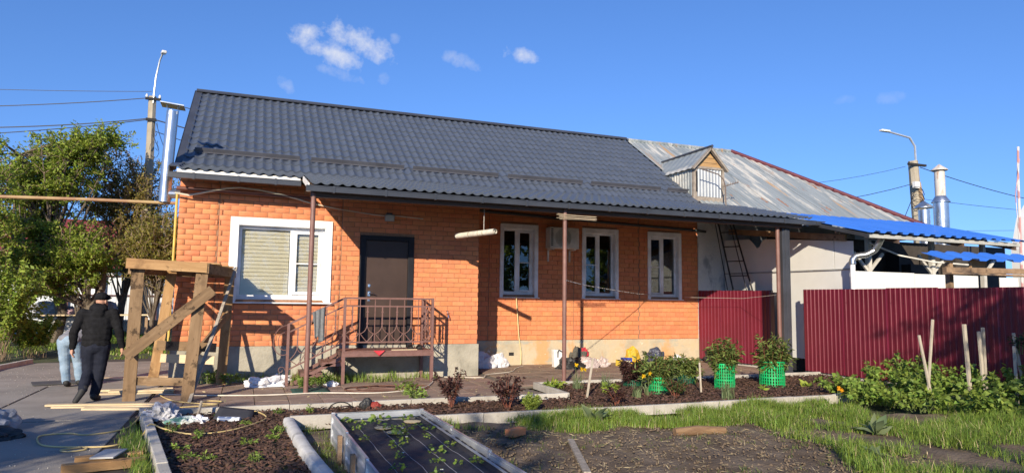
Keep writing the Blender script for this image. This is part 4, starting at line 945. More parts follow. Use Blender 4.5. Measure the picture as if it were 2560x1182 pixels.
def blades(P, H, lean, width, mats, name='grass', seg=2):
    """curved grass blades: 2 quads + tip"""
    P = np.asarray(P); n = len(P); a = rng.uniform(0, 2*math.pi, n); d = np.stack([np.cos(a), np.sin(a), np.zeros(n)], 1); s = np.stack([-np.sin(a), np.cos(a), np.zeros(n)], 1)
    H = np.broadcast_to(H, n)[:, None]; le = np.broadcast_to(lean, n)[:, None]*rng.uniform(.3, 1.3, (n, 1)); w = np.broadcast_to(width, n)[:, None]
    up_ = np.array([0, 0, 1.0])
    p1 = P+up_*H*.5+d*H*le*.25; p2 = P+up_*H*(1-.25*le)+d*H*le
    V = np.stack([P-s*w, P+s*w, p1-s*w*.8, p1+s*w*.8, p2], 1).reshape(-1, 3); k = np.arange(n)[:, None]*5
    return mesh_np(name, V, [k+np.array([[0, 1, 3, 2]]), k+np.array([[2, 3, 4]])], mats)
def leafm(name, c0, c1, rand=.35, sat=.02, trans=.35, rough=.55):
    return M(name, [(.3, c0), (.7, c1)], scale=1.3, detail=4, rough=rough, rand=rand, sat=sat, trans=trans, coord='World', spec=.35)
m_grass = leafm('lawn grass', (.11, .17, .028), (.20, .25, .06), .45, .03)
m_grass2 = leafm('fresh grass', (.15, .245, .032), (.26, .36, .068), .42, .025)
m_leafT = leafm('spring leaf', (.23, .31, .036), (.36, .44, .08), .35, .02, .5)
m_leafD = leafm('bronze leaf', (.26, .22, .05), (.42, .33, .09), .35, .03, .5)
m_leafY = leafm('yellow green leaf', (.22, .31, .04), (.34, .42, .08), .3)
m_leafP = leafm('peony leaf', (.115, .165, .036), (.20, .25, .07), .4)
m_leafR = leafm('rose leaf', (.055, .028, .026), (.10, .048, .038), .4, .03)
m_leafB = leafm('raspberry leaf', (.15, .235, .036), (.25, .34, .07), .35)
m_leafG = leafm('grey green leaf', (.13, .18, .08), (.21, .26, .13), .25)
m_straw = M('dry straw', [(.3, (.30, .24, .13)), (.7, (.48, .40, .24))], scale=5, rough=.9, rand=.35, coord='World')
m_barkT = M('tree bark', [(.3, (.085, .065, .048)), (.7, (.18, .145, .105))], scale=9, detail=8, rough=.95, bump=.7, bscale=30, coord='World')
m_twig = M('twig bark', (.23, .165, .11), scale=8, rough=.9)
m_stemG = M('green stem', (.12, .16, .05), rough=.6)
m_stemR = M('red stem', (.20, .07, .045), rough=.6)

def grass(label, n, inside, h, zf=lambda x, y: 0.0, mat=m_grass, w=.004, lean=.5, clump=None):
    """tufts of uneven blades, some dry; patches thin out by noise"""
    P = []; HH = []; tries = 0
    while len(P) < n and tries < n*3:
        tries += 1; q = inside()
        if not q: continue
        nz_ = noise.noise(Vector((q[0]*1.1, q[1]*1.1, 3.3)))+.6*noise.noise(Vector((q[0]*(clump or 1.5)*2, q[1]*(clump or 1.5)*2, 1.3)))
        if nz_+.30 < random.random()*.75: continue
        k = random.randint(4, 11); hh = h*random.uniform(.45, 1.2)*(.85+.7*max(-.4, nz_)); r = .02+.03*random.random()
        for _ in range(k):
            x, y = q[0]+random.gauss(0, r), q[1]+random.gauss(0, r); P.append((x, y, zf(x, y)-.005)); HH.append(hh*random.uniform(.4, 1.15))
    P = np.array(P); n = len(P); HH = np.array(HH)
    me = blades(P, HH, lean*rng.uniform(.5, 2.0, n), w*rng.uniform(.6, 1.3, n), [mat, m_straw])
    mi = (rng.random(n) < .06).astype(np.int32); me.polygons.foreach_set('material_index', np.concatenate([mi, mi]))
    o = link('grass', me); return setp(o, label, 'grass', kind='stuff')
g0 = lambda x, y: 0.01
grass('band of lush green grass in front of the middle kerb', 30000, rin([(2.3, 8.6), (9.2, 8.7), (8.9, 7.5), (7.6, 7.25), (6.6, 7.5), (5.4, 7.35), (4.6, 7.75), (3.9, 7.5), (3.3, 7.95), (2.7, 8.05)]), .16, g0, m_grass2, .0032, .6, 1.4)
grass('wide patch of bright grass in front of the maroon fence', 60000, rin([(6.4, 7.4), (7.6, 7.6), (9.2, 8.6), (12.1, 9.0), (12.1, 3.2), (5.6, 3.6), (5.5, 5.0), (6.3, 6.0), (6.0, 6.7)]), .17, g0, m_grass2, .0032, .7, 1.1)
grass('sunlit lawn rising behind the left end of the house', 22000, rin([(-9, 19.4), (-1.4, 19.8), (-1.0, 31.5), (-10, 31.5)]), .16, lambda x, y: min(SLOPE(y), SLOPE(34))-.03, m_grass2, .010, .5)
grass('tall grass tufts growing under the steel porch', 2200, rin([(.9, 13.15), (3.7, 13.25), (3.7, 14.0), (-1.0, 14.02), (-1.0, 13.85), (.9, 13.75)]), .20, g0, m_grass2, .004, .35, 2.2)
grass('grass strip along the driveway kerb', 1500, rin([(-1.22, 9.9), (-1.08, 9.0), (-.72, 7.0), (-.80, 6.9), (-1.22, 8.8)]), .14, g0, m_grass2, .0035, .6)
grass('sparse grass between the log edging and the raised metal bed', 1100, rin([(.72, 8.9), (.96, 8.9), (.96, 5.5), (.80, 5.5)]), .07, g0, m_grass, .003, .8, 3)
grass('thin weeds scattered over the bare soil', 1500, rin([(2.2, 8.0), (6.5, 7.3), (6.2, 4.2), (2.2, 4.2)]), .06, lambda x, y: .0, m_grass, .003, 1.0, 2.6)
P = [q for q in (rin([(2.15, 8.3), (6.8, 7.6), (6.6, 4.0), (2.15, 4.0)])() for _ in range(5200)) if q and noise.noise(Vector((q[0]*1.6, q[1]*1.6, 1)))+.35 > random.random()*.7]
P = np.array([(x, y, .025+.02*noise.noise(Vector((x*3, y*3, 0)))) for x, y in P]); a = rng.uniform(0, 6.28, len(P)); D = np.stack([np.cos(a), np.sin(a), rng.normal(.12, .25, len(P))], 1)
setp(link('straw', leaf_mesh(P, D, rng.uniform(.03, .10, len(P)), .06, .0, .0, [m_straw], 'straw')), 'dry straw bits scattered over the bare soil', 'straw', kind='stuff')
# clods on the soil
P = [q for q in (rin([(2.15, 8.3), (6.9, 7.6), (6.9, 3.6), (2.15, 3.6)])() for _ in range(3500)) if q]
oct_ = np.array([(1, 0, 0), (-1, 0, 0), (0, 1, 0), (0, -1, 0), (0, 0, 1), (0, 0, -1)], float); of = np.array([(0, 2, 4), (2, 1, 4), (1, 3, 4), (3, 0, 4), (2, 0, 5), (1, 2, 5), (3, 1, 5), (0, 3, 5)])
def lumps(name, P, lo, hi, mat, z=.01):
    n = len(P); s = rng.uniform(lo, hi, (n, 1, 1))**1.0*rng.uniform(.6, 1.2, (n, 1, 3)); C = np.array([(x, y, z) for x, y in P])[:, None, :]
    V = (C+oct_[None]*s*rng.uniform(.7, 1.25, (n, 6, 1))).reshape(-1, 3); F = (np.arange(n)[:, None, None]*6+of[None]).reshape(-1, 3)
    return link(name, mesh_np(name, V, F, [mat]))
setp(lumps('soil_clods', P, .006, .022, m_soil), 'small clods of dark soil on the bare bed', 'soil', kind='stuff')

def bush(name, label, cat, loc, nst, h, spread, leaf, lasp, lm, sm, per=16, group=None, z0=0.0, droop=.15, base_r=.05, comp=1, tipred=False, kind_leaf=False):
    """stems fan out from the base and carry leaves"""
    t = thing(name, label, cat, loc, group); st = MB(); P = []; D = []; lx, ly, lz = loc
    for i in range(nst):
        a = random.uniform(0, 6.283); r = spread*math.sqrt(random.random()); hh = h*random.uniform(.65, 1.08)*(1-.25*(r/spread)**2)
        b = Vector((lx+base_r*math.cos(a)*random.random(), ly+base_r*math.sin(a)*random.random(), lz+z0)); e = Vector((lx+r*math.cos(a), ly+r*math.sin(a), lz+hh)); c = b.lerp(e, .5)+Vector((-.15*r*math.cos(a), -.15*r*math.sin(a), hh*.12))
        pts = tube_arc(b, e, c, 5); st.tube(pts, [.0055, .005, .0045, .004, .003, .002], 4, False)
        for k in range(per):
            q = random.uniform(.25, 1.0)**.8; p = pts[min(5, int(q*5))].lerp(pts[min(5, int(q*5)+1)], q*5-int(q*5))
            for _ in range(comp):
                d = Vector((random.gauss(0, 1), random.gauss(0, 1), random.gauss(.35, .6)))+Vector((math.cos(a), math.sin(a), 0))*.5; d.normalize()
                P.append(p+d*leaf*.15); D.append(d-Vector((0, 0, droop)))
    st.build('stems', sm, t, recalc=False)
    me = leaf_mesh(np.array(P), np.array(D), rng.uniform(.6, 1.25, len(P))*leaf, lasp, .10, .2, [lm]); o = link('foliage', me, t)
    for v in [0]: me.transform(Matrix.Translation(-Vector(loc)))
    return t
def strap(name, label, cat, loc, n, h, w, lm, lean=.45, flowers=(), group=None):
    t = thing(name, label, cat, loc, group)
    P = np.array([(random.gauss(0, .04), random.gauss(0, .04), 0) for _ in range(n)])
    link('leaf_blades', blades(P, rng.uniform(.7, 1.1, n)*h, lean, w, [lm], 'leaf_blades'), t)
    for fx, fy, fz, c in flowers:
        MB().tube([Vector(loc), Vector(loc)+Vector((fx*.8, fy*.8, fz*.6)), Vector(loc)+Vector((fx, fy, fz))], .004, 5).build('stem', m_stemG, t)
        pd = []; pp = []
        for k in range(12):
            a = k*6.283/6+(k//6)*.5; pp.append((fx, fy-.01, fz)); pd.append((math.cos(a), -.35 if k < 6 else -.9, math.sin(a)*.9+.1))
        link('flower', leaf_mesh(np.array(pp), np.array(pd), .052, .6, .05, -.1, [c], 'flower'), t)
        MB().lathe((loc[0]+fx, loc[1]+fy-.02, loc[2]+fz-.01), [(.008, 0), (.018, .018), (.021, .026)], 9).build('trumpet', m_yel2, t)
    return t
m_yel = M('daffodil yellow', (.80, .58, .02), rough=.6, trans=.3); m_yel2 = M('daffodil orange', (.80, .42, .01), rough=.6)
m_org = M('orange petal', (.80, .38, .02), rough=.6, trans=.3)
m_mesh1 = M('bright green plastic', (.012, .42, .13), rough=.4, spec=.5); m_mesh2 = M('dark green plastic', (.012, .10, .055), rough=.45)
def cage(loc, r, h, mat, lab, grp='green plastic mesh cages'):
    t = thing('mesh_cage', lab, 'plant cage', loc, grp); x, y, z = loc; n = 30
    m = MB()
    for i in range(n):
        a = 6.283*i/n; m.beam((x+r*math.cos(a), y+r*math.sin(a), z), (x+r*1.02*math.cos(a), y+r*1.02*math.sin(a), z+h), r*.10, .004, (math.cos(a), math.sin(a), 0))
    m.build('mesh_bars', mat, t)
    k = max(3, int(h/.055)); m = MB()
    for j in range(k+1):
        zz = z+h*j/k; wd = .026 if (j in (0, k) or (j*7) % 4 == 1) else .010; rr = r*(1+.02*j/k)+.003
        vs = [(x+rr*math.cos(6.283*i/24), y+rr*math.sin(6.283*i/24), zz+s*wd/2) for s in (-1, 1) for i in range(24)]
        m.add(vs, [(i, (i+1) % 24, 24+(i+1) % 24, 24+i) for i in range(24)])
    m.build('mesh_bands', mat, t, recalc=False)
    return t
CG = [((6.84, 11.22, .01), .165, .27, m_mesh2, 'dark green mesh cage leftmost, nearest the porch post', .45, .26, m_leafR, 'bronze leaved peony in the leftmost dark green cage'),
      ((6.89, 10.43, .01), .17, .27, m_mesh1, 'low bright green mesh cage, shortest of the bright ones', .62, .36, m_leafP, 'broad leafy peony in the low bright green cage'),
      ((8.09, 11.28, .01), .165, .25, m_mesh2, 'dark green mesh cage under the right end of the brick wall', .52, .32, m_leafP, 'loose pale peony in the dark green cage by the brick wall end'),
      ((8.43, 10.56, .01), .185, .46, m_mesh1, 'tall narrow bright green mesh cage', .86, .27, m_leafP, 'peony standing in the tall narrow green cage'),
      ((9.64, 10.66, .01), .235, .47, m_mesh1, 'wide bright green mesh cage, rightmost of all', .88, .36, m_leafP, 'wide peony in the rightmost green cage')]
for loc, r, h, mt, lab, ph, ps, lm, pl in CG:
    cage(loc, r, h, mt, lab); bush('peony', pl, 'plant', (loc[0], loc[1], loc[2]+.001), 38, ph*1.12, ps*1.15, .105, .30, lm, m_stemR, 34, 'peonies in mesh cages', droop=.25, base_r=r*.7)
strap('daffodil', 'clump of three yellow daffodils beside the middle porch post', 'flower', (5.66, 11.15, .01), 46, .34, .006, m_leafG, .4, [(-.06, -.04, .45, m_yel), (.05, -.05, .37, m_yel), (.12, -.03, .36, m_yel)])
strap('daffodil', 'flowerless grey green daffodil clump left of the dark cages', 'plant', (6.12, 10.95, .01), 55, .36, .006, m_leafG, .6)
strap('tulip', 'broad leaved tulip with one yellow flower before the leftmost cage', 'flower', (6.08, 9.85, .01), 14, .28, .022, m_leafG, .55, [(.16, .05, .36, m_yel)])
strap('tulip', 'second broad leaved tulip close before the low bright cage', 'plant', (6.42, 10.05, .01), 9, .25, .024, m_leafG, .6, [(.05, .02, .38, m_yel)])
strap('iris', 'wispy blue green iris clump in the mulch near the grass', 'plant', (7.52, 9.35, .01), 60, .36, .006, m_leafG, .55)
bush('hosta', 'yellow green variegated rosette at the paving corner', 'plant', (5.32, 11.35, .01), 14, .13, .16, .12, .45, m_leafY, m_stemG, 5)
bush('lettuce_plant', 'bright green leafy tuft left of the tulips', 'plant', (5.98, 10.55, .01), 14, .19, .13, .09, .6, m_leafY, m_stemG, 7)
bush('rose_bush', 'tall dark red rose bush by the kerb near the porch', 'shrub', (2.93, 9.88, .01), 16, .62, .26, .062, .6, m_leafR, m_stemR, 26)
bush('rose_bush', 'dark red rose bush left of the yellow green conifer', 'shrub', (3.66, 9.45, .01), 20, .56, .30, .060, .6, m_leafR, m_stemR, 24)
bush('rose_bush', 'low dark rose bush at the edge of the grass', 'shrub', (5.42, 9.35, .01), 14, .30, .20, .055, .6, m_leafR, m_stemR, 18)
bush('rose_bush', 'dark green low rose before the low bright cage', 'shrub', (6.82, 9.80, .01), 16, .34, .24, .055, .6, leafm('dark rose leaf', (.05, .075, .02), (.09, .11, .035)), m_stemR, 20)
bush('dwarf_conifer', 'small round yellow green conifer by the kerb', 'shrub', (3.90, 9.12, .01), 60, .25, .15, .035, .3, m_leafY, m_stemG, 36, droop=-.3)
for k, (x, y, h, lab) in enumerate(((4.32, 8.05, .30, 'large grey green mullein rosette in the grass band'), (7.35, 6.35, .26, 'mullein plant low in the bright grass at right'), (6.15, 5.35, .20, 'mullein rosette at the bottom edge of the grass'), (10.05, 10.2, .18, 'young leafy dock plant by the maroon fence foot'), (8.9, 10.1, .14, 'pale leafy weed leaning on the widest cage'))):
    t = thing('mullein', lab, 'plant', (x, y, .01)); n = 13
    a = np.arange(n)*2.4; D = np.stack([np.cos(a), np.sin(a), rng.uniform(.2, 1.5, n)], 1)
    link('leaves', leaf_mesh(np.zeros((n, 3)), D, h*rng.uniform(.7, 1.2, n), .42, .05, .15, [m_leafG if k < 3 else m_leafY], 'leaves', True), t)
strap('crown_lily', 'single orange flower on a tall stem before the mulch kerb', 'flower', (8.62, 8.12, .01), 12, .16, .008, m_leafB, .5, [(.0, .0, .30, m_org), (.03, -.02, .27, m_org)])
# raspberries along the fence
RB = [(9.85, 9.05, .34, 'first raspberry bush from the mulch bed'), (10.45, 8.75, .60, 'raspberry bush left of the two crossed stakes'), (11.15, 8.9, .68, 'tall raspberry bush against the maroon fence'), (10.3, 7.95, .55, 'raspberry bush at the foot of the crossed stakes'), (11.3, 8.0, .62, 'raspberry bush between the stakes and the maroon fence'), (10.6, 7.15, .52, 'raspberry bush right of the middle stake'), (11.5, 7.2, .62, 'raspberry bush under the dark fence shadow'), (10.9, 6.4, .48, 'raspberry bush nearest the right edge'), (11.7, 6.3, .55, 'raspberry bush by the fence at the right edge'), (9.3, 8.35, .33, 'small raspberry shoot at the end of the kerb'), (9.55, 7.5, .36, 'low raspberry shoot before the stakes'), (9.9, 6.6, .36, 'low raspberry bush nearest the bottom right corner')]
for x, y, h, lab in RB: bush('raspberry', lab, 'shrub', (x, y, .0), 20, h*1.08, .52, .085, .7, m_leafB, m_stemG, 30, 'raspberry bushes along the fence', droop=.3, base_r=.25)
# garden stakes
ST = [((5.28, 10.09, -.05), (5.42, 10.12, .66), .035, 'pale wooden stake leaning beside the daffodils'), ((7.55, 10.09, -.05), (7.52, 10.09, .55), .03, 'short wooden stake between the green cages'),
      ((10.15, 7.69, -.05), (10.02, 7.80, 1.13), .04, 'leftmost garden stake, shorter of the crossed pair'), ((10.06, 7.75, -.05), (10.24, 7.72, 1.38), .04, 'tall stake leaning right behind the leftmost stake'), ((10.45, 7.30, -.05), (10.42, 7.34, 1.32), .055, 'thick upright stake, third from the left in the raspberries'),
      ((11.05, 7.5, -.05), (10.98, 7.5, 1.20), .05, 'wide stake beside a taller one in the raspberries'), ((11.16, 7.55, -.05), (11.08, 7.5, 1.26), .05, 'tallest of the two stakes tied together'), ((11.35, 7.2, -.05), (11.42, 7.25, .98), .045, 'stake leaning right near the edge of the picture'), ((11.75, 7.3, -.05), (11.50, 7.3, 1.18), .04, 'rightmost stake leaning left on the maroon fence')]
m_stake = M('weathered stake', [(.3, (.34, .29, .22)), (.7, (.52, .46, .37))], scale=10, rough=.9, rand=.2, stretch=(3, 3, .6), bump=.4)
for a, b, w_, lab in ST:
    MB().beam(a, b, w_, w_*.7).build('garden_stake', m_stake, label=lab, cat='stake', group='wooden garden stakes', bevel=.004)
bush('climbing_shoot', 'small leafy shoot at the top of the right stakes', 'plant', (11.55, 7.25, .85), 8, .35, .18, .06, .6, leafm('dark shoot', (.03, .05, .02), (.05, .07, .03)), m_stemG, 14)
# ------------------------------------------------------------------ raised galvanised bed
rb_ = thing('raised_bed', 'galvanised raised bed covered with black fabric', 'raised bed', (1.5, 6, 0))
def hrib(a, b, z0, z1, nrm, name):
    a, b = Vector(a), Vector(b); n = Vector(nrm); prof = [(0, 0), (.12, 0), (.17, .012), (.30, .012), (.36, 0), (.50, 0), (.56, .012), (.70, .012), (.76, 0), (.93, 0), (.93, .018), (1.0, .018), (1.0, 0)]
    m = MB(); V = [p+n*h+Vector((0, 0, z0+(z1-z0)*t)) for p in (a, b) for t, h in prof]; k = len(prof)
    m.add(V, [(i, i+1, k+i+1, k+i) for i in range(k-1)]); o = m.build(name, m_galv, rb_, recalc=False)
    s = o.modifiers.new('thick', 'SOLIDIFY'); s.thickness = .003
ZT = .33
for y0, y1 in ((7.85, 6.72), (6.70, 5.57), (5.55, 4.2)):
    hrib((.975, y0, 0), (.985, y1, 0), -.02, ZT, (-1, 0, 0), 'side_panel'); hrib((2.0, y1, 0), (1.97, y0, 0), -.02, ZT, (1, 0, 0), 'side_panel')
hrib((1.97, 7.86, 0), (.975, 7.86, 0), -.02, ZT, (0, 1, 0), 'end_panel')
for x, y in ((.975, 7.85), (1.97, 7.85)): MB().b2(x-.02, x+.02, y-.02, y+.02, -.02, ZT+.01).build('corner_post', m_galv, rb_)
for y in (6.71, 5.56):
    for x in (.965, 1.995): MB().b2(x-.012, x+.012, y-.02, y+.02, -.02, ZT+.012).build('joint_strip', M('bright galvanised', (.75, .77, .78), rough=.3, metal=.8), rb_)
# folded inner rim, pale strip
MB().b2(1.93, 1.968, 4.2, 7.83, ZT-.06, ZT-.052).b2(.99, 1.93, 7.80, 7.83, ZT-.06, ZT-.052).build('inner_rim', m_galv, rb_)
m_fab = M('black weed fabric', [(.3, (.020, .020, .024)), (.7, (.042, .042, .050))], scale=3, detail=8, rough=.6, bump=.4, bscale=120, spec=.3)
fb = MB(); nx, ny = 22, 70
fb.add([(.99+.97*i/nx, 4.2+3.63*j/ny, .235+.016*noise.noise(Vector((i*.45, j*.3, 0)))+.010*noise.noise(Vector((i*1.1, j*.9, 4)))+(.05 if i in (0, nx) else 0)) for j in range(ny+1) for i in range(nx+1)], [(j*(nx+1)+i, j*(nx+1)+i+1, (j+1)*(nx+1)+i+1, (j+1)*(nx+1)+i) for j in range(ny) for i in range(nx)])
fb.build('fabric_cover', m_fab, rb_, smooth=True)
for x in (1.18, 1.40, 1.62, 1.82): MB().tube([(x, 4.3+i*.2, .243+.016*noise.noise(Vector(((x-.99)/.97*22*.45, (.1+i*.2)/3.63*70*.3, 0)))+.010*noise.noise(Vector(((x-.99)/.97*22*1.1, (.1+i*.2)/3.63*70*.9, 4)))) for i in range(17)], .0022, 3).build('fabric_line', M('fabric line', (.32, .32, .34)), rb_)
for y in (6.95, 6.1): MB().b2(.915, .955, y-.03, y+.03, -.05, .26).build('peg', m_wood2, label='dark wooden peg outside the raised bed, %s one' % ('farther' if y > 6.5 else 'nearer'), cat='peg')
SB = [(1.41, 7.54), (1.47, 7.22), (1.76, 7.72), (1.80, 7.30), (1.50, 6.84), (1.62, 7.05), (1.86, 7.02), (1.36, 6.32), (1.48, 6.55), (1.64, 6.0), (1.85, 6.24), (1.74, 6.65), (1.31, 5.92), (1.73, 5.56), (1.55, 5.62), (1.88, 5.54), (1.22, 7.62), (1.12, 7.25), (1.15, 6.75), (1.2, 5.5), (1.45, 5.2), (1.8, 5.0), (1.1, 7.72)]
ORD = 'one two three four five six seven eight nine ten eleven twelve thirteen fourteen fifteen sixteen seventeen eighteen nineteen twenty twenty-one twenty-two twenty-three'.split()
m_wf = M('white petal', (.8, .8, .78), rough=.6)
for i, (x, y) in enumerate(SB):
    s = random.uniform(.5, .9)*(1.45 if i in (1, 4, 0) else 1); t = thing('strawberry_plant', 'strawberry plant, number %s counted from the far end of the raised bed' % ORD[sorted(SB, key=lambda q: -q[1]).index((x, y))], 'plant', (x, y, .235), 'strawberry plants in the raised bed')
    n = 18; a = rng.uniform(0, 6.28, n); rr = rng.uniform(.01, .07, n)*s; P = np.stack([np.cos(a)*rr, np.sin(a)*rr, rng.uniform(.015, .08, n)*s], 1); D = np.stack([np.cos(a), np.sin(a), rng.uniform(-.2, .6, n)], 1)
    link('leaves', leaf_mesh(P, D, rng.uniform(.035, .06, n)*s, .8, .1, .15, [m_leafB], 'leaves', True), t)
    if i % 4 == 0: link('flower', leaf_mesh(np.repeat([[.02, -.02, .09*s]], 5, 0), np.array([(math.cos(k*1.256), math.sin(k*1.256), .3) for k in range(5)]), .016, .9, 0, 0, [m_wf], 'flower'), t)
for i, (x, y) in enumerate(((1.43, 7.30), (1.50, 7.02), (1.80, 7.58))):
    MB().lathe((x, y, .238), [(.03, 0), (.09, .003), (.10, .012), (.0, .016)], 9).build('sawdust_mound', M('wood shavings', (.62, .50, .30), rough=.95, bump=.8, bscale=60), label='pale wood shavings round a strawberry, %s' % ('second heap', 'nearest heap', 'farthest heap')[i], cat='shavings')
WD = ((-.73, 8.96), (-.39, 8.49), (.18, 7.13), (.45, 8.55), (-.55, 7.94), (-.27, 7.37), (.07, 9.23), (.37, 8.2), (-.45, 7.53), (.1, 8.0), (-.2, 9.9), (.9, 9.9), (.5, 9.95))
for i, (x, y) in enumerate(WD):
    bush('weed', 'small green weed in the bark bed, number %s counted from the house' % ORD[sorted(WD, key=lambda q: -q[1]).index((x, y))], 'weed', (x, y, .01), 7, .08*random.uniform(.7, 1.4), .09, .045, .4, m_leafB, m_stemG, 8, 'weeds in the bark bed')
for i, (x, y, lab) in enumerate(((1.05, 12.55, 'leafy weed clump at the foot of the first porch post'), (1.35, 12.95, 'leafy weed clump under the porch steps'), (2.55, 11.4, 'small weed sprouting from the brown paving'), (2.6, 10.6, 'low weed by the paving kerb'), (-.55, 13.9, 'weed clump at the foot of the bay wall'), (-.2, 13.65, 'weed clump beside the trestle leg'))):
    bush('weed', lab, 'weed', (x, y, .0), 12, .22, .22, .075, .4, m_leafB, m_stemG, 9)
# loose things on the soil
bk = MB().box((3.07, 7.66, .045), (.25, .12, .085), rz=.5); b0 = bk.build('loose_brick', m_brick, label='single orange brick lying on the soil', cat='brick', bevel=.006)
for i in range(3): pass
MB().tube([(4.95, 7.15, .03), (5.25, 7.12, .04), (5.62, 7.05, .03)], [.05, .06, .045], 9).build('wood_log', M('rotten log', [(.3, (.16, .09, .05)), (.7, (.30, .19, .10))], scale=6, rough=.95, stretch=(.5, 3, 3), bump=.6), smooth=True, label='short brown log lying on the soil', cat='log')
MB().beam((3.52, 7.10, .03), (3.0, 5.7, .03), .07, .035).build('wooden_lath', m_woodg, label='grey wooden lath lying on the soil', cat='lath', bevel=.004)
cloth('ground_tarp', lambda u, v: (10.0+1.2*u, 9.9+.65*v+.05*math.sin(u*7), .035+.02*noise.noise(Vector((u*6, v*5, 2)))), 14, 8, m_fab, label='black fabric scrap lying before the maroon fence', cat='fabric')

P = [q for q in (rin([(-4.7, 3), (-1.0, 3), (-1.4, 10), (-1.4, 18), (-4.7, 18)])() for _ in range(2600)) if q]
setp(lumps('grit', P, .002, .009, m_kerb, .003), 'grit and small crumbs scattered over the driveway', 'grit', kind='stuff')
P = [q for q in (rin([(-1.2, 10.5), (5, 10.5), (5, 12.2), (12, 12.2), (12, 15.8), (5, 15.8), (5, 13.9), (-1.2, 13.9)])() for _ in range(2600)) if q]
setp(lumps('grit', P, .002, .010, m_slab, .001), 'grit and crumbs scattered over the brown paving', 'grit', kind='stuff')
P = [q for q in (rin([(-1.2, 10.5), (5, 10.5), (5, 12.2), (12, 12.2), (12, 15.8), (5, 15.8), (5, 13.9), (-1.2, 13.9)])() for _ in range(500)) if q]
P = np.array([(x, y, .006) for x, y in P]); a_ = rng.uniform(0, 6.28, len(P))
setp(link('leaf_litter', leaf_mesh(P, np.stack([np.cos(a_), np.sin(a_), rng.normal(.1, .15, len(P))], 1), rng.uniform(.02, .07, len(P)), .3, .05, .1, [m_straw], 'leaf_litter')), 'dry litter scattered over the paving', 'litter', kind='stuff')
P = [(-1.03+.5*random.randint(0, 11)+.25*0-.25, 10.4+3.4*random.random()) for _ in range(60)]
grass('small tufts growing in the paving joints', 260, lambda: (-1.28+.5*random.randint(0, 12), random.uniform(10.5, 13.8)), .07, lambda x, y: -.004, m_grass2, .0025, .8)
# ------------------------------------------------------------------ timber trestle
tr = thing('timber_trestle', 'rough timber work platform standing at the house corner', 'trestle', (-1.0, 12.7, 0))
def board(a, b, w, h, mat, name, parent=None, upv=(0, 0, 1), **k):
    """a board with its own local frame so that the grain follows its length"""
    a, b = Vector(a), Vector(b); d = (b-a); L = d.length; d.normalize(); u = Vector(upv)
    if abs(d.dot(u)) > .98: u = Vector((0, 1, 0))
    r = d.cross(u).normalized(); q = r.cross(d)
    m = MB(); n = 6
    for i in range(n+1):
        x = -L/2+L*i/n
        for y, z in ((-w/2, -h/2), (w/2, -h/2), (w/2, h/2), (-w/2, h/2)): m.v.append((x, y+random.uniform(-.0025, .0025), z+random.uniform(-.0015, .0015)))
    m.f += [(i*4+j, i*4+(j+1) % 4, (i+1)*4+(j+1) % 4, (i+1)*4+j) for i in range(n) for j in range(4)] + [(3, 2, 1, 0), (n*4, n*4+1, n*4+2, n*4+3)]; m.m = [0]*len(m.f)
    o = m.build(name, mat, loc=(0, 0, 0), bevel=.003, **k)
    Mx = Matrix((d, r, q)).transposed().to_4x4(); Mx.translation = (a+b)/2 - (WO[parent.name] if parent else Vector())
    if parent: o.parent = parent
    o.matrix_local = Mx; WO[o.name] = (a+b)/2
    return o
def woodmat(name, c0, c1, c2, dark, stain=.62):
    return M(name, [(.28, c0), (.5, c1), (.72, c2)], scale=5, detail=10, rough=.85, rand=.14, bump=.35, bscale=60, stretch=(.22, 2.2, 2.2), spots=[(4.0, stain, stain+.05, dark, (6.5, .75, .75)), (14, .66, .70, dark, (4.5, .9, .9)), (1.6, .56, .68, tuple(.5*(p+q) for p, q in zip(c0, dark)), (5, .5, .5))], spec=.25)
m_tw = woodmat('stained trestle timber', (.155, .098, .054), (.245, .158, .087), (.335, .228, .13), (.085, .055, .032), .56)
m_tl = woodmat('fresh trestle timber', (.27, .15, .066), (.37, .22, .10), (.46, .295, .145), (.15, .09, .045), .60)
m_pl = woodmat('pale new planks', (.52, .40, .24), (.62, .49, .31), (.70, .57, .38), (.42, .31, .18), .66)
board((-1.56, 11.87, -.01), (-1.53, 11.78, 2.03), .05, .175, m_tw, 'leg', tr, (1, 0, 0)); board((-.74, 11.56, -.01), (-.63, 11.72, 1.98), .05, .175, m_tw, 'leg', tr, (1, 0, 0))
board((-1.46, 13.78, -.01), (-1.24, 13.75, 2.05), .05, .165, m_tl, 'leg', tr, (1, 0, 0)); board((-.33, 13.72, -.01), (-.27, 13.80, 2.0), .05, .165, m_tl, 'leg', tr, (1, .3, 0))
board((-1.68, 11.66, 2.08), (-.56, 11.66, 2.04), .05, .155, m_tl, 'top_beam', tr); board((-.555, 11.65, 2.03), (-.19, 13.9, 2.03), .045, .16, m_tw, 'top_beam', tr)
board((-1.64, 11.75, 1.98), (-1.36, 13.9, 2.02), .045, .12, m_tw, 'top_beam', tr); board((-1.40, 13.86, 2.04), (-.22, 13.92, 2.02), .045, .16, m_tw, 'top_beam', tr)
for i in range(5): board((-1.62+random.uniform(-.05, .05)+i*.05, 12.05+i*.40, 2.135+.0*i), (-.42+i*.055+random.uniform(-.05, .08), 12.05+i*.40, 2.12), .30, .026, m_tl, 'deck_plank', tr)
board((-1.60, 11.60, .70), (-.46, 11.60, 1.70), .04, .165, m_tw, 'brace', tr); board((-.72, 12.4, .62), (-.25, 13.75, 1.30), .04, .13, m_tw, 'brace', tr)
board((-1.30, 12.62, .79), (-.40, 12.58, .74), .035, .15, m_tw, 'cross_rail', tr); board((-1.24, 12.66, .58), (-.42, 12.60, .53), .035, .14, m_pl, 'cross_rail', tr)
board((-1.62, 11.93, .30), (-.70, 11.64, .29), .035, .12, m_tw, 'cross_rail', tr)
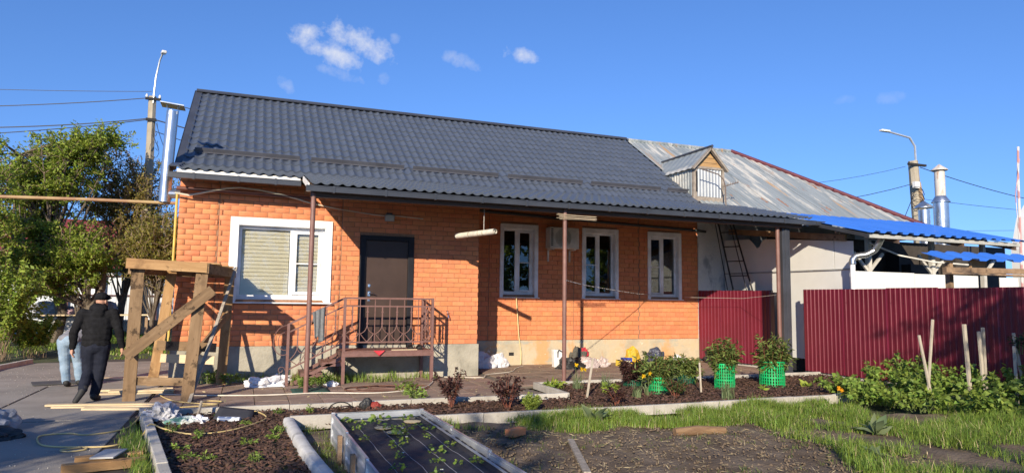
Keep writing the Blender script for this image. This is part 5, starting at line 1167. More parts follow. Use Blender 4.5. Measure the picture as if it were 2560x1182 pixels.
board((-1.60, 11.7, 1.30+.0), (-1.66, 11.7, 1.30), .02, .02, m_tw, 'nail', tr) if False else None
board((-.70, 11.46, .0), (-.16, 13.2, 2.12), .05, .035, m_woodg, 'leaning_lath', label='thin grey lath leaning on the trestle', cat='lath')
# boards on the ground
GB = [((-2.55, 11.58, .03), (-1.13, 11.30, .03), 'top pale plank of the pair lying before the walking man'), ((-2.45, 11.47, .008), (-1.15, 11.20, .008), 'lower pale plank lying flat on the concrete before the walking man'), ((-2.02, 11.15, .02), (-1.12, 10.92, .02), 'short pale plank nearest the kerb corner')]
for a, b, lab in GB: board(a, b, .11, .03, m_pl, 'plank', label=lab, cat='plank', group='pale planks on the driveway')
for i in range(6):
    board((-2.02+random.uniform(-.1, .1), 12.72+.09*(i % 3), .02+.032*(i//3)), (-1.05+random.uniform(-.1, .1), 12.70+.11*(i % 3), .02+.032*(i//3)), .10, .028, m_pl, 'plank', label=('back', 'middle', 'front')[2-i % 3]+(' lower', ' upper')[i//3]+' pale board in the low pile between the trestle legs', cat='plank', group='pale board pile by the trestle')
for i in range(2): board((-2.55, 14.9+.16*i, .02), (-1.3, 14.95+.16*i, .02), .12, .03, m_pl, 'plank', label=('farther', 'nearer')[1-i]+' pale board behind the bending man', cat='plank')
board((-1.42, 7.62, .04), (-.86, 7.72, .04), .10, .07, m_tl, 'timber_block', label='timber block under the grey board, farther one', cat='timber')
board((-1.46, 7.30, .04), (-.80, 7.42, .04), .10, .08, m_tl, 'timber_block', label='timber block under the grey board, nearer one', cat='timber')
board((-1.16, 7.36, .105), (-1.10, 7.80, .09), .20, .015, M('grey cement board', (.40, .40, .39), rough=.8), 'cement_board', label='grey board lying across two timber blocks', cat='board')
# ------------------------------------------------------------------ people
def cap_pts(m, a, b, ra, rb, n=12, k=4):
    a, b = Vector(a), Vector(b); d = (b-a).normalized(); pts = []; rs = []
    for i in range(k+1):
        t = (math.pi/2)*i/k; pts.append(a-d*ra*math.cos(t)); rs.append(max(.001, ra*math.sin(t)))
    for i in range(k+1):
        t = (math.pi/2)*(1-i/k); pts.append(b+d*rb*math.cos(t)); rs.append(max(.001, rb*math.sin(t)))
    m.tube(pts, rs, n)
def ell(m, c, r, n=14, rz=0, tilt=0):
    vs = []; k = 9; Mx = Matrix.Translation(c) @ Matrix.Rotation(rz, 4, 'Z') @ Matrix.Rotation(tilt, 4, 'X')
    for i in range(k+1):
        t = math.pi*i/k
        for j in range(n): a = 6.28318*j/n; vs.append(Mx @ Vector((r[0]*max(.002, math.sin(t))*math.cos(a), r[1]*max(.002, math.sin(t))*math.sin(a), -r[2]*math.cos(t))))
    m.add(vs, [(i*n+j, i*n+(j+1) % n, (i+1)*n+(j+1) % n, (i+1)*n+j) for i in range(k) for j in range(n)]+[tuple(range(n))[::-1], tuple(range(k*n, (k+1)*n))])
def fuse(m, name, mat, parent, voxel=.010, smooth=4, wrinkle=0, wscale=14):
    o = m.build('tmp', mat, loc=(0, 0, 0)); r = o.modifiers.new('r', 'REMESH'); r.mode = 'VOXEL'; r.voxel_size = voxel
    s = o.modifiers.new('s', 'SMOOTH'); s.iterations = smooth; s.factor = .5
    s2 = bpy.data.scenes.new('fuse'); COL.objects.unlink(o); s2.collection.objects.link(o); vl = s2.view_layers[0]; vl.update(); dg = vl.depsgraph
    me = bpy.data.meshes.new_from_object(o.evaluated_get(dg)); bpy.data.objects.remove(o, do_unlink=True); bpy.data.scenes.remove(s2)
    if wrinkle:
        nn = np.empty(len(me.vertices)*3, np.float32); me.vertex_normals.foreach_get('vector', nn); nn = nn.reshape(-1, 3); co = np.empty_like(nn).ravel(); me.vertices.foreach_get('co', co); co = co.reshape(-1, 3)
        for i_, c_ in enumerate(co):
            q = Vector(c_)*wscale; f = noise.noise(Vector((q.x, q.y, q.z*.8)))*.7+noise.noise(Vector((q.x*.6+9, q.y*.6, q.z*2.0)))*.6; co[i_] = c_+nn[i_]*f*wrinkle
        me.vertices.foreach_set('co', co.ravel()); me.update()
    me.polygons.foreach_set('use_smooth', [True]*len(me.polygons)); me.name = name
    if not me.materials: me.materials.append(mat)
    o2 = link(name, me, parent); return o2
m_skin = M('skin', [(.3, (.50, .26, .17)), (.7, (.60, .33, .225))], scale=12, rough=.55, spec=.4)
def hand(m, w, d, side, s=1.0):
    """w wrist, d direction of the hand, side = +1/-1 thumb direction in x"""
    w, d = Vector(w), Vector(d).normalized(); r = d.cross(Vector((0, 1, 0))).normalized(); f = Vector((0, 1, 0))
    cap_pts(m, w, w+d*.075*s, .024*s, .030*s); cap_pts(m, w+f*.018*s+d*.02*s, w+f*.022*s+d*.07*s, .018*s, .016*s); cap_pts(m, w-f*.018*s+d*.02*s, w-f*.022*s+d*.07*s, .018*s, .016*s)
    for k, (o_, l) in enumerate(((.034, .060), (.012, .070), (-.011, .066), (-.032, .052))):
        b = w+d*.082*s+f*o_*s; k1 = b+d*l*.55*s+r*side*.006*s; k2 = k1+d*l*.40*s+r*side*.022*s
        cap_pts(m, b, k1, .0105*s, .0095*s, 8, 3); cap_pts(m, k1, k2, .0095*s, .0085*s, 8, 3)
    t0 = w+f*.030*s+d*.02*s; t1 = t0+f*.028*s+d*.035*s+r*side*.012*s; t2 = t1+d*.032*s+r*side*.010*s
    cap_pts(m, t0, t1, .012*s, .011*s, 8, 3); cap_pts(m, t1, t2, .011*s, .009*s, 8, 3)
def person(loc, rz, lab, J, cols, cap=True, s=1.0):
    t = thing('person', lab, 'person', (0, 0, 0)); top, leg, shoe, capm = cols; g = lambda k: Vector(J[k])
    b = MB(); pel, che, nk, hd = g('pelvis'), g('chest'), g('neck'), g('head'); up = (nk-pel).normalized()
    cap_pts(b, pel, che, .115, .13); cap_pts(b, che, nk, .12, .06); cap_pts(b, nk, hd, .055, .055)
    ell(b, hd+Vector((0, .005, .02)), (.075, .095, .115)); f = Vector(J.get('face', (0, 1, 0))).normalized(); ell(b, hd+f*.045+Vector((0, 0, -.045)), (.055, .05, .06))
    cap_pts(b, hd+f*.088+Vector((0, 0, .0)), hd+f*.108+Vector((0, 0, -.025)), .010, .014, 8, 3)
    sd = f.cross(Vector((0, 0, 1))).normalized()
    for q in (-1, 1): ell(b, hd+sd*q*.078+Vector((0, 0, -.005)), (.014, .022, .032), 8); cap_pts(b, hd+sd*q*.03+f*.082+Vector((0, 0, .018)), hd+sd*q*.03+f*.086+Vector((0, 0, .018)), .012, .010, 6, 2)
    cap_pts(b, hd+f*.085-sd*.02+Vector((0, 0, -.062)), hd+f*.085+sd*.02+Vector((0, 0, -.062)), .010, .010, 6, 2)
    for q in ('l', 'r'):
        cap_pts(b, che+(g('sh'+q)-che)*.5, g('sh'+q), .06, .05); cap_pts(b, g('sh'+q), g('el'+q), .048, .038); cap_pts(b, g('el'+q), g('wr'+q), .038, .027)
        hand(b, g('wr'+q), g('wr'+q)-g('el'+q)+Vector((0, 0, -.25)), 1 if q == 'l' else -1)
        cap_pts(b, g('hip'+q), g('kn'+q), .080, .052); cap_pts(b, g('kn'+q), g('an'+q), .052, .035); cap_pts(b, g('an'+q), g('to'+q), .035, .028)
    body = fuse(b, 'body', m_skin, t, .0065, 5)
    c = MB(); sx = (g('shr')-g('shl')).normalized(); rzc = math.atan2(sx.y, sx.x)
    for i in range(7):
        q = i/6; p = pel.lerp(nk, .02+.93*q); w_ = (.195, .200, .205, .212, .210, .185, .10)[i]; d_ = (.150, .155, .155, .150, .140, .115, .08)[i]; ell(c, p, (w_, d_, .11), 14, rzc)
    for q in ('l', 'r'):
        cap_pts(c, che.lerp(g('sh'+q), .45)+Vector((0, 0, .03)), g('sh'+q), .095, .078); cap_pts(c, g('sh'+q), g('el'+q), .078, .064); cap_pts(c, g('el'+q), g('wr'+q), .064, .045)
        cap_pts(c, g('wr'+q)-(g('wr'+q)-g('el'+q)).normalized()*.03, g('wr'+q)-(g('wr'+q)-g('el'+q)).normalized()*.005, .047, .047)
    if J.get('hood'):
        ell(c, nk+Vector((0, -.055, -.005)), (.125, .085, .065), 14, rzc); ell(c, nk+Vector((0, -.10, -.085)), (.09, .05, .09), 14, rzc); cap_pts(c, nk+Vector((-.06, .02, .01)), nk+Vector((.06, .02, .01)), .055, .055)
    fuse(c, 'hoodie' if J.get('hood') else 'shirt', top, t, .010, 4, .010, 11)
    c = MB(); ell(c, pel+Vector((0, 0, -.02)), (.180, .145, .13), 14, rzc)
    for q in ('l', 'r'):
        cap_pts(c, g('hip'+q), g('kn'+q), .112, .080); cap_pts(c, g('kn'+q), g('an'+q)+(g('kn'+q)-g('an'+q))*.06, .080, .066)
    fuse(c, 'trousers', leg, t, .010, 4, .010, 10)
    for q in ('l', 'r'):
        c = MB(); a, e = g('an'+q), g('to'+q); d = (e-a).normalized()
        cap_pts(c, a-d*.03, a+d*.03, .052, .05); cap_pts(c, a+d*.02-Vector((0, 0, .012)), e, .05, .040); cap_pts(c, a-d*.035, e, .036, .038)
        fuse(c, 'shoe', shoe, t, .008, 3)
    if cap:
        c = MB(); ell(c, hd+Vector((0, -.002, .060)), (.093, .110, .075)); cap_pts(c, hd+f*.06+Vector((0, 0, .055))-sd*.05, hd+f*.06+Vector((0, 0, .055))+sd*.05, .045, .045)
        ell(c, hd+f*.125+Vector((0, 0, .045)), (.06, .06, .012)); cap_o = fuse(c, 'flat_cap', capm, t, .007, 3, .003, 30)
    t.location = loc; t.rotation_euler = (0, 0, rz); t.scale = (s, s, s); return t
m_blackf = M('black fleece', [(.3, (.010, .010, .011)), (.7, (.020, .020, .022))], scale=20, rough=.95, bump=.3, bscale=200, spec=.1)
m_navy = M('navy work trousers', [(.3, (.012, .014, .024)), (.7, (.022, .025, .038))], scale=12, rough=.9, bump=.3, bscale=200, spec=.15)
m_jean = M('washed denim', [(.3, (.16, .24, .33)), (.7, (.32, .41, .50))], scale=6, rough=.9, bump=.3, bscale=200, spec=.15)
m_greyt = M('grey shirt', [(.3, (.16, .16, .18)), (.7, (.24, .24, .26))], scale=8, rough=.9, spec=.15)
m_shoe = M('dark shoe', (.022, .022, .022), rough=.7); m_sole = M('grey sole shoe', (.10, .10, .095), rough=.8)
JW = dict(pelvis=(0, 0, .84), chest=(0, .03, 1.16), neck=(0, .05, 1.37), head=(.02, .085, 1.475), face=(.55, .8, 0), hood=True,
          shl=(-.20, .03, 1.29), shr=(.20, .03, 1.29), ell=(-.285, -.02, 1.03), wrl=(-.30, .04, .79), elr=(.285, -.01, 1.04), wrr=(.335, .05, .80),
          hipl=(-.085, 0, .80), hipr=(.085, 0, .80), knl=(-.085, .06, .44), knr=(.06, .05, .43), anl=(-.10, -.24, .20), tol=(-.17, -.30, .055), anr=(.02, .02, .075), tor=(.05, .19, .035))
person((-2.06, 12.0, 0), .05, 'person in black hoodie, navy trousers and black cap walking away', JW, (m_blackf, m_navy, m_shoe, m_blackf), True, 1.02)
JB = dict(pelvis=(0, 0, .82), chest=(.14, .26, 1.03), neck=(.20, .40, 1.07), head=(.24, .48, 1.06), face=(.3, .8, -.5),
          shl=(.0, .36, 1.03), shr=(.32, .30, 1.02), ell=(-.02, .50, .80), wrl=(.05, .60, .58), elr=(.38, .46, .80), wrr=(.32, .58, .60),
          hipl=(-.085, 0, .78), hipr=(.085, .02, .78), knl=(-.06, .02, .43), knr=(.12, .10, .43), anl=(.0, .0, .075), tol=(-.02, .17, .035), anr=(.18, .08, .075), tor=(.2, .25, .035))
person((-2.80, 13.95, 0), -.1, 'person in grey shirt and light jeans bending over behind the walking man', JB, (m_greyt, m_jean, m_shoe, m_greyt), True)
# ------------------------------------------------------------------ bags, cables, litter
def crumple(name, lab, cat, c, r, mat, seed=0, k=.35, sub=3, parent=None, freq=4.0):
    bm = bmesh.new(); bmesh.ops.create_icosphere(bm, subdivisions=sub+1, radius=1)
    for v in bm.verts:
        n = v.co.normalized(); q = n*freq+Vector((seed*3.7, seed, 0)); f = 1+k*noise.noise(q*.5)+k*.45*abs(noise.noise(q*1.3))+k*.25*noise.noise(q*3)
        v.co = Vector((n.x*r[0]*f, n.y*r[1]*f, max(-.0, n.z+.25)*r[2]*f*1.0))
    me = bpy.data.meshes.new(name); bm.to_mesh(me); bm.free(); me.materials.append(mat)
    o = link(name, me, parent, Vector(c)-(WO[parent.name] if parent else Vector())); return setp(o, lab, cat)
m_bagw = M('white plastic sack', [(.3, (.55, .56, .60)), (.7, (.74, .75, .78))], scale=6, rough=.45, bump=.5, bscale=25)
m_bagc = M('pinkish clear bag', (.50, .42, .40), scale=6, rough=.3, bump=.5, bscale=30)
m_bagb = M('black bag', (.022, .022, .022), scale=6, rough=.5, bump=.5, bscale=20)
m_bagy = M('yellow sack', (.60, .38, .03), rough=.5, bump=.4, bscale=20); m_bagbl = M('dark blue bag', (.05, .06, .10), rough=.35, bump=.6, bscale=25)
crumple('sack', 'white sack slumped in the shaded corner by the bay', 'sack', (5.30, 15.45, -.01), (.32, .20, .26), m_bagw, 1)
crumple('sack', 'white sack lying sunlit against the plinth corner', 'sack', (5.75, 15.6, -.01), (.24, .18, .24), m_bagw, 2)
crumple('sack', 'crumpled white film left of the porch steps', 'sack', (.40, 13.25, -.01), (.30, .18, .13), m_bagw, 3, .6)
crumple('sack', 'white film scrap at the foot of the bottom step', 'sack', (.72, 13.75, -.01), (.18, .12, .10), m_bagw, 4, .6)
crumple('litter', 'white paper scrap on the weeds under the porch edge', 'litter', (1.55, 12.95, -.01), (.10, .08, .07), m_bagw, 5, .6)
pb = thing('paper_bag', 'white carrier bag with dark handles against the plinth', 'bag', (7.2, 15.2, 0))
MB().prism([(7.05, 15.12, 0), (7.42, 15.14, 0), (7.42, 15.24, .40), (7.08, 15.22, .42)], (0, .14, 0)).build('bag_body', M('white paper', (.75, .74, .72), rough=.7), pb, bevel=.01)
MB().tube([(7.15, 15.14, .24), (7.16, 15.16, .36), (7.20, 15.19, .41), (7.28, 15.17, .37), (7.33, 15.14, .28)], .012, 6).build('handle', m_bagb, pb, smooth=True)
crumple('bag', 'black bundle lying before the white carrier bag', 'bag', (7.28, 14.75, -.01), (.34, .17, .20), m_bagb, 6, .5)
crumple('bag', 'grey tool bag stuffed with red cloth', 'bag', (7.85, 15.4, -.01), (.26, .2, .32), M('grey canvas', (.10, .095, .08), rough=.9), 7, .4)
crumple('cloth', 'red cloth sticking out of the grey tool bag', 'cloth', (7.93, 15.33, .24), (.14, .1, .14), M('red cloth', (.45, .03, .05), rough=.9), 8, .5)
crumple('bag', 'pale pinkish plastic bag behind the wooden stake', 'bag', (7.85, 14.9, -.01), (.26, .18, .20), m_bagc, 9, .28)
crumple('bag', 'small clear bag right of the pinkish one', 'bag', (8.35, 15.1, -.01), (.18, .15, .15), m_bagc, 10, .5)
crumple('bag', 'yellow and black bag behind the bronze peony', 'bag', (9.45, 15.5, -.01), (.20, .16, .34), m_bagy, 11, .25)
crumple('bag', 'shiny dark blue bag by the end of the brick wall', 'bag', (10.15, 15.5, -.01), (.26, .2, .30), m_bagbl, 12, .3)
crumple('sack', 'small white sack behind the broad peony', 'sack', (10.75, 15.3, -.01), (.22, .15, .15), m_bagw, 13, .5)
MB().box((8.85, 15.1, .07), (.16, .14, .14), .3).build('small_box', M('yellow carton', (.62, .45, .05)), label='small yellow box on the paving', cat='box', bevel=.004)
MB().box((9.08, 15.15, .06), (.12, .14, .12), .1).build('small_box', M('cream carton', (.60, .58, .45)), label='small cream box next to the yellow one', cat='box', bevel=.004)
MB().box((9.22, 15.4, .12), (.26, .16, .10), -.2).build('small_box', M('blue case', (.03, .05, .30)), label='small blue case before the yellow bag', cat='box', bevel=.006)
MB().box((11.55, 14.6, .06), (.22, .18, .12), .3).build('small_box', M('red case', (.42, .02, .03)), label='small red case near the maroon fence', cat='box', bevel=.006)
crumple('bag', 'black bag beside the small red case', 'bag', (11.75, 15.1, -.01), (.24, .3, .24), m_bagb, 14, .4)
crumple('bag', 'clear plastic bag on the kerb corner by the driveway', 'bag', (-.92, 9.95, .03), (.20, .22, .14), M('clear film', (.45, .45, .47), rough=.25, bump=.7, bscale=20), 15, .6)
crumple('rag', 'green and white rag in the bark bed', 'rag', (-.66, 9.55, 0), (.16, .10, .07), M('green rag', [(.45, (.10, .24, .20)), (.55, (.55, .58, .55))], scale=9), 16, .6)
crumple('litter', 'white crumpled paper beside the green rag', 'litter', (-.48, 9.58, 0), (.10, .08, .07), m_bagw, 17, .6)
cloth('roofing_scrap', lambda u, v: (-.30+.44*u+.06*v, 9.62+.42*v-.10*u, .05+.09*v-.05*u), 6, 6, M('dark felt', (.045, .047, .055), rough=.7), label='dark flat roofing scrap tilted in the bark bed', cat='felt')
MB().tube([(-.24, 9.60, .045), (.02, 9.50, .04)], .035, 10).build('bottle', M('striped bottle', [(.45, (.10, .14, .25)), (.55, (.6, .65, .7))], scale=14, detail=0, rough=.3), smooth=True, label='striped bottle under the dark roofing scrap', cat='bottle')
board((-.52, 10.0, -.04), (-.46, 10.05, .22), .035, .02, m_woodg, 'short_peg', label='short grey peg standing in the bark bed', cat='peg')
crumple('sack', 'translucent film heap at the left edge of the driveway', 'sack', (-2.80, 9.75, -.01), (.34, .28, .24), M('dull film', (.30, .30, .31), rough=.35, bump=.6, bscale=15), 18, .3)
crumple('sack', 'dark rubble sack under the film at the left edge', 'sack', (-2.70, 9.25, -.01), (.42, .2, .12), m_bagb, 19, .3)
def cable(name, lab, cat, pts, r, mat, z=.012):
    P = [Vector((*p, z)) if len(p) == 2 else Vector(p) for p in pts]; out = []
    for i in range(len(P)-1):
        p0, p1, p2, p3 = P[max(i-1, 0)], P[i], P[i+1], P[min(i+2, len(P)-1)]
        for k in range(6):
            t = k/6; out.append(.5*((2*p1)+(p2-p0)*t+(2*p0-5*p1+4*p2-p3)*t*t+(3*p1-p0-3*p2+p3)*t**3))
    out.append(P[-1]); return MB().tube(out, r, 6).build(name, mat, smooth=True, label=lab, cat=cat)
m_ycab = M('yellow cable', (.62, .47, .20), rough=.5); m_wcab = M('white cable', (.66, .60, .50), rough=.6)
cable('extension_cable', 'yellow cable looping over the driveway and bark bed', 'cable', [(-1.14, 10.2, .11), (-1.22, 9.75), (-1.30, 9.35), (-1.60, 9.15), (-1.80, 9.30), (-2.06, 9.26), (-2.03, 8.95), (-1.88, 8.62), (-1.55, 8.45), (-1.22, 8.42), (-1.02, 8.85), (-.95, 9.0, .12), (-.80, 9.0, .06), (-.5, 8.72, .035), (-.15, 8.77, .035), (.15, 9.12, .035), (.34, 9.60, .035), (.20, 10.1, .05), (-.10, 10.5, .03), (-.30, 10.75, .02)], .009, m_ycab)
cable('extension_cable', 'small yellow loop lying at the bend of the cable', 'cable', [(-1.50, 8.43), (-1.45, 8.30), (-1.60, 8.24), (-1.68, 8.34), (-1.52, 8.42)], .008, m_ycab)
cable('extension_cable', 'tangle of yellow cord at the foot of the trestle', 'cable', [(-1.2, 12.4), (-.95, 11.7), (-.6, 11.3), (-.35, 11.2), (-.25, 11.4), (-.45, 11.5), (-.5, 11.25), (-.3, 11.1), (-.55, 11.0), (-.9, 10.95), (-1.1, 10.9)], .008, m_ycab, .015)
cable('extension_cable', 'white cable running along the paving before the porch', 'cable', [(-1.21, 12.5), (-.59, 12.17), (.13, 11.96), (.62, 11.92), (1.25, 11.95), (2.07, 11.70), (2.57, 11.8), (3.10, 12.2), (3.4, 12.8), (3.5, 13.1)], .011, m_wcab, .016)
cable('extension_cable', 'pale cable on the paving near the shaded corner', 'cable', [(3.9, 13.7), (4.6, 13.4), (4.9, 13.9), (5.6, 14.3), (6.0, 15.0), (6.4, 15.5)], .010, m_wcab, .016)
m_hose = M('brown hose', (.13, .06, .04), rough=.6)
for i in range(3): cable('garden_hose', 'brown hose coil on the paving before the porch, %s ring' % ('outer', 'middle', 'inner')[i], 'hose', [(2.45+(.75-.2*i)*math.cos(a), 12.25+(.36-.09*i)*math.sin(a)+.05*math.sin(3*a+i)) for a in [k*.45+i for k in range(14)]], .013, m_hose, .017+.012*i)
cloth('green_mat', lambda u, v: (.82+.62*u, 12.1+.55*v+.06*u, .012+.015*abs(noise.noise(Vector((u*5, v*5, 1))))), 8, 8, M('green mat', (.02, .07, .055), rough=.8), label='dark green mat round the first porch post', cat='mat')
cloth('red_pennant', lambda u, v: (2.33+.22*u, 13.115-.01*v, .60-.10*v*(1-abs(2*u-1))+.012), 8, 4, M('red plastic', (.55, .04, .05), rough=.4), label='small red rag hanging off the porch deck edge', cat='rag')
for i, x in enumerate((3.12, 3.30)):
    crumple('shoe', ('left', 'right')[i]+' dark shoe on the porch deck', 'shoe', (x, 13.45, .607), (.055, .14, .07), m_bagb, 20+i, .25)
MB().b2(2.7, 3.2, 13.22, 13.28, .607, .622).build('lath_offcut', m_pl, label='pale lath offcut lying on the porch deck', cat='lath')
cw = thing('chainsaw', 'small black and red power tool lying by the kerb', 'power tool', (1.75, 10.1, 0))
crumple('housing', None, None, (1.72, 10.12, 0), (.09, .08, .13), m_bagb, 23, .2, parent=cw); crumple('grip', None, None, (1.84, 10.1, 0), (.10, .06, .08), M('tool red', (.25, .03, .02)), 24, .2, parent=cw)
MB().tube([(1.35+.16*math.cos(a), 10.1, .02+.10*math.sin(a)) for a in [k*math.pi/10 for k in range(11)]], .009, 6).build('cord', m_bagb, cw)
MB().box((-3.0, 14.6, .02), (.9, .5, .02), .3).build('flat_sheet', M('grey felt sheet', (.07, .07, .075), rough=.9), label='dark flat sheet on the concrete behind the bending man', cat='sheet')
# ------------------------------------------------------------------ trees and the far left
def tree(name, lab, base, trunk, rt, crowns, nb, nleaf, leaf, lm, bm_, seed, asp=.5, twig_r=.55, twigs=6, lean=None, bare=0.0):
    rnd = random.Random(seed); t = thing(name, lab, 'tree', base); B = MB(); T = [Vector(p) for p in trunk]
    k = len(T); B.tube(T, [rt*(1-.55*i/(k-1)) for i in range(k)], 9)
    P = []; D = []; W = MB()
    for i in range(nb):
        c, r = crowns[rnd.randrange(len(crowns))]
        while True:
            q = Vector((rnd.uniform(-1, 1), rnd.uniform(-1, 1), rnd.uniform(-1, 1)))
            if .25 < q.length < 1: break
        e = Vector((c[0]+q.x*r[0], c[1]+q.y*r[1], c[2]+q.z*r[2])); s = T[min(k-1, max(1, int(k*rnd.uniform(.35, 1))))]
        m1 = s.lerp(e, .45)+Vector((rnd.gauss(0, .15), rnd.gauss(0, .15), rnd.uniform(-.1, .25))); pts = tube_arc(s, e, m1, 5)
        B.tube(pts, [rt*.28, rt*.22, rt*.17, rt*.12, rt*.08, rt*.04], 5, False)
        for w in range(twigs):
            a = pts[rnd.randint(3, 5)]; d = (e-s).normalized()*.7+Vector((rnd.gauss(0, .7), rnd.gauss(0, .7), rnd.gauss(.25, .6))); d.normalize(); L = twig_r*rnd.uniform(.5, 1.3)
            z = a+d*L+Vector((0, 0, .10*L)); W.tube([a, a.lerp(z, .5)+Vector((rnd.gauss(0, .04), rnd.gauss(0, .04), .03)), z], [.016, .011, .006], 4, False)
            if rnd.random() < bare: continue
            nl = int(nleaf/(nb*twigs)*rnd.uniform(.5, 1.6))
            for _ in range(nl):
                q = rnd.uniform(.15, 1.05); p = a.lerp(z, q)+Vector((rnd.gauss(0, .06), rnd.gauss(0, .06), rnd.gauss(0, .05))); P.append(p); D.append((rnd.gauss(0, 1), rnd.gauss(0, 1), rnd.gauss(.1, .8)))
    B.build('trunk', bm_, t, smooth=True, recalc=False); W.build('twigs', m_twig, t, recalc=False)['kind'] = 'stuff'
    P = np.array(P); me = leaf_mesh(P, np.array(D), leaf*rng.uniform(.6, 1.3, len(P)), asp, .12, .15, [lm], 'crown'); me.transform(Matrix.Translation(-Vector(base))); link('crown', me, t)
    return t
tree('apple_tree', 'large fresh green tree at the left edge', (-5.3, 24.2, .15), [(-5.3, 24.2, .1), (-5.1, 24.3, .9), (-5.3, 24.4, 1.7), (-5.7, 24.5, 2.6), (-6.0, 24.6, 3.6), (-6.3, 24.6, 4.8), (-6.6, 24.6, 5.8)], .20,
     [((-6.3, 24.6, 3.7), (1.5, 1.3, 1.5)), ((-6.9, 24.3, 5.4), (1.0, 1.1, 1.7)), ((-5.3, 24.2, 2.8), (1.2, 1.1, 1.0)), ((-5.9, 24.4, 5.4), (.8, .9, 1.0)), ((-4.35, 24.4, 6.3), (.45, .4, .28)), ((-5.0, 24.3, 5.9), (.6, .5, .35)), ((-6.3, 24.0, 2.4), (1.2, 1.0, .9))], 100, 25000, .115, m_leafT, m_barkT, 5, twigs=7)
tree('plum_tree', 'sparse twiggy tree with bronze leaves left of the house', (-3.9, 26.2, .25), [(-3.9, 26.2, .2), (-3.85, 26.2, 1.2), (-3.7, 26.2, 2.2), (-3.6, 26.2, 3.4), (-3.5, 26.1, 4.6)], .14,
     [((-3.6, 26.0, 3.6), (1.3, 1.1, 1.3)), ((-3.0, 26.0, 5.1), (.9, .9, 1.3)), ((-4.1, 26.0, 5.3), (.9, .9, 1.25)), ((-4.9, 26, 5.0), (.8, .8, 1.2))], 110, 17000, .095, m_leafD, m_barkT, 8, twigs=7, bare=.15)
tree('bronze_shrub', 'dense olive bronze bush close to the house corner', (-2.6, 23.5, .12), [(-2.6, 23.5, .1), (-2.6, 23.5, .8), (-2.5, 23.5, 1.6), (-2.5, 23.5, 2.4)], .09,
     [((-2.75, 23.5, 2.85), (.95, .8, .75)), ((-2.3, 23.5, 3.3), (.65, .7, .6))], 80, 15000, .09, leafm('olive leaf', (.22, .22, .04), (.38, .31, .08), .4, .03, .5), m_barkT, 12, twigs=7)
tree('apple_tree', 'leaning dark trunked tree under the large green crown', (-4.45, 23.6, .12), [(-4.45, 23.6, .1), (-4.55, 23.6, .75), (-4.3, 23.6, 1.2), (-4.0, 23.6, 1.8), (-3.95, 23.5, 2.6)], .17,
     [((-4.5, 23.5, 2.75), (1.1, .9, .75)), ((-5.6, 23.3, 2.2), (.9, .8, .65))], 60, 13000, .10, m_leafT, m_barkT, 15)
bush('lilac_bush', 'bright yellow green bush at the left edge of the lawn', 'shrub', (-5.45, 19.7, 0), 70, 2.5, .95, .11, .6, m_leafY, m_twig, 90, base_r=.35, droop=.1)
bush('lilac_bush', 'rounded green bush behind the driveway kerb', 'shrub', (-4.95, 20.6, 0), 40, 1.15, .6, .10, .6, m_leafT, m_twig, 60, base_r=.35, droop=.1)
tree('apple_tree', 'green tree cut by the left edge in front of the lawn', (-7.3, 21.8, .05), [(-7.3, 21.8, 0), (-7.3, 21.8, 1.2), (-7.2, 21.8, 2.4), (-7.1, 21.8, 3.6)], .14,
     [((-6.9, 21.6, 2.9), (1.3, 1.1, 1.1)), ((-7.0, 21.6, 4.3), (1.0, .9, 1.0))], 70, 16000, .10, m_leafT, m_barkT, 19)
# white sheet fence at the back of the lawn
wf = thing('sheet_fence', 'white ribbed sheet fence with dark rails at the back of the lawn', 'fence', (-5, 32, .5))
m_wsheet = M('white fence sheet', (.62, .64, .66), rough=.5, scale=1, rand=.05, coord='World'); m_dkrail = M('dark red rail', (.09, .03, .03), rough=.6)
for i in range(11):
    x = -11.2+i*1.15; ribbed((x, 32, .5), (x+1.14, 32, .5), (x, 32, 2.36), (0, -1, 0), .19, .015, m_wsheet, 'sheet', wf)
for z in (1.55, 2.34): MB().b2(-11.2, 1.4, 31.93, 31.96, z, z+.06).build('rail', m_dkrail, wf)
for x in (-9, -6.6, -5.35, -3.42): MB().b2(x-.05, x+.05, 31.86, 31.92, .4, 2.42).build('post', m_dkrail, wf)
rh = thing('red_roofed_house', 'house with dark red roof hidden behind the trees', 'house', (-14, 41, .6))
MB().b2(-22, -6, 38.5, 46, .5, 3.0).build('wall', m_panel, rh); MB().prism([(-22.4, 38, 2.9), (-22.4, 46.5, 2.9), (-22.4, 42.2, 5.6)], (16.8, 0, 0)).build('roof', M('dark red tile', (.20, .035, .035), rough=.7, scale=3, bump=.4), rh)
for x in (-19, -15.5, -12, -8.5): MB().b2(x, x+1.1, 38.44, 38.5, 1.3, 2.5).build('window', m_dark, rh)
# cabinet, bench top, covered heap, blocks
cbn = thing('metal_cabinet', 'pale metal cabinet standing on the lawn', 'cabinet', (-5.1, 24.4, .19))
m_cab = M('dull white enamel', [(.35, (.36, .36, .36)), (.65, (.52, .52, .52))], scale=3, rough=.5, spots=[(3, .6, .7, (.28, .16, .10), (1, 1, .5))])
MB().b2(-5.52, -4.70, 24.2, 24.7, .19, .92).build('carcass', m_cab, cbn, bevel=.01)
for x0, x1 in ((-5.50, -5.22), (-5.21, -4.72)): MB().b2(x0, x1, 24.18, 24.199, .22, .90).build('door', m_cab, cbn, bevel=.006)
MB().b2(-5.18, -5.15, 24.15, 24.18, .66, .74).build('handle', m_dark, cbn)
wbn = thing('work_bench', 'long pale bench top on posts across the lawn', 'bench', (-4.4, 24, .15))
board((-6.1, 24.0, .97), (-2.7, 24.0, 1.0), .35, .04, m_pl, 'bench_top', wbn)
for x in (-6.0, -4.35, -2.8): MB().b2(x-.04, x+.04, 23.95, 24.03, .1, .95).build('leg', m_wood2, wbn)
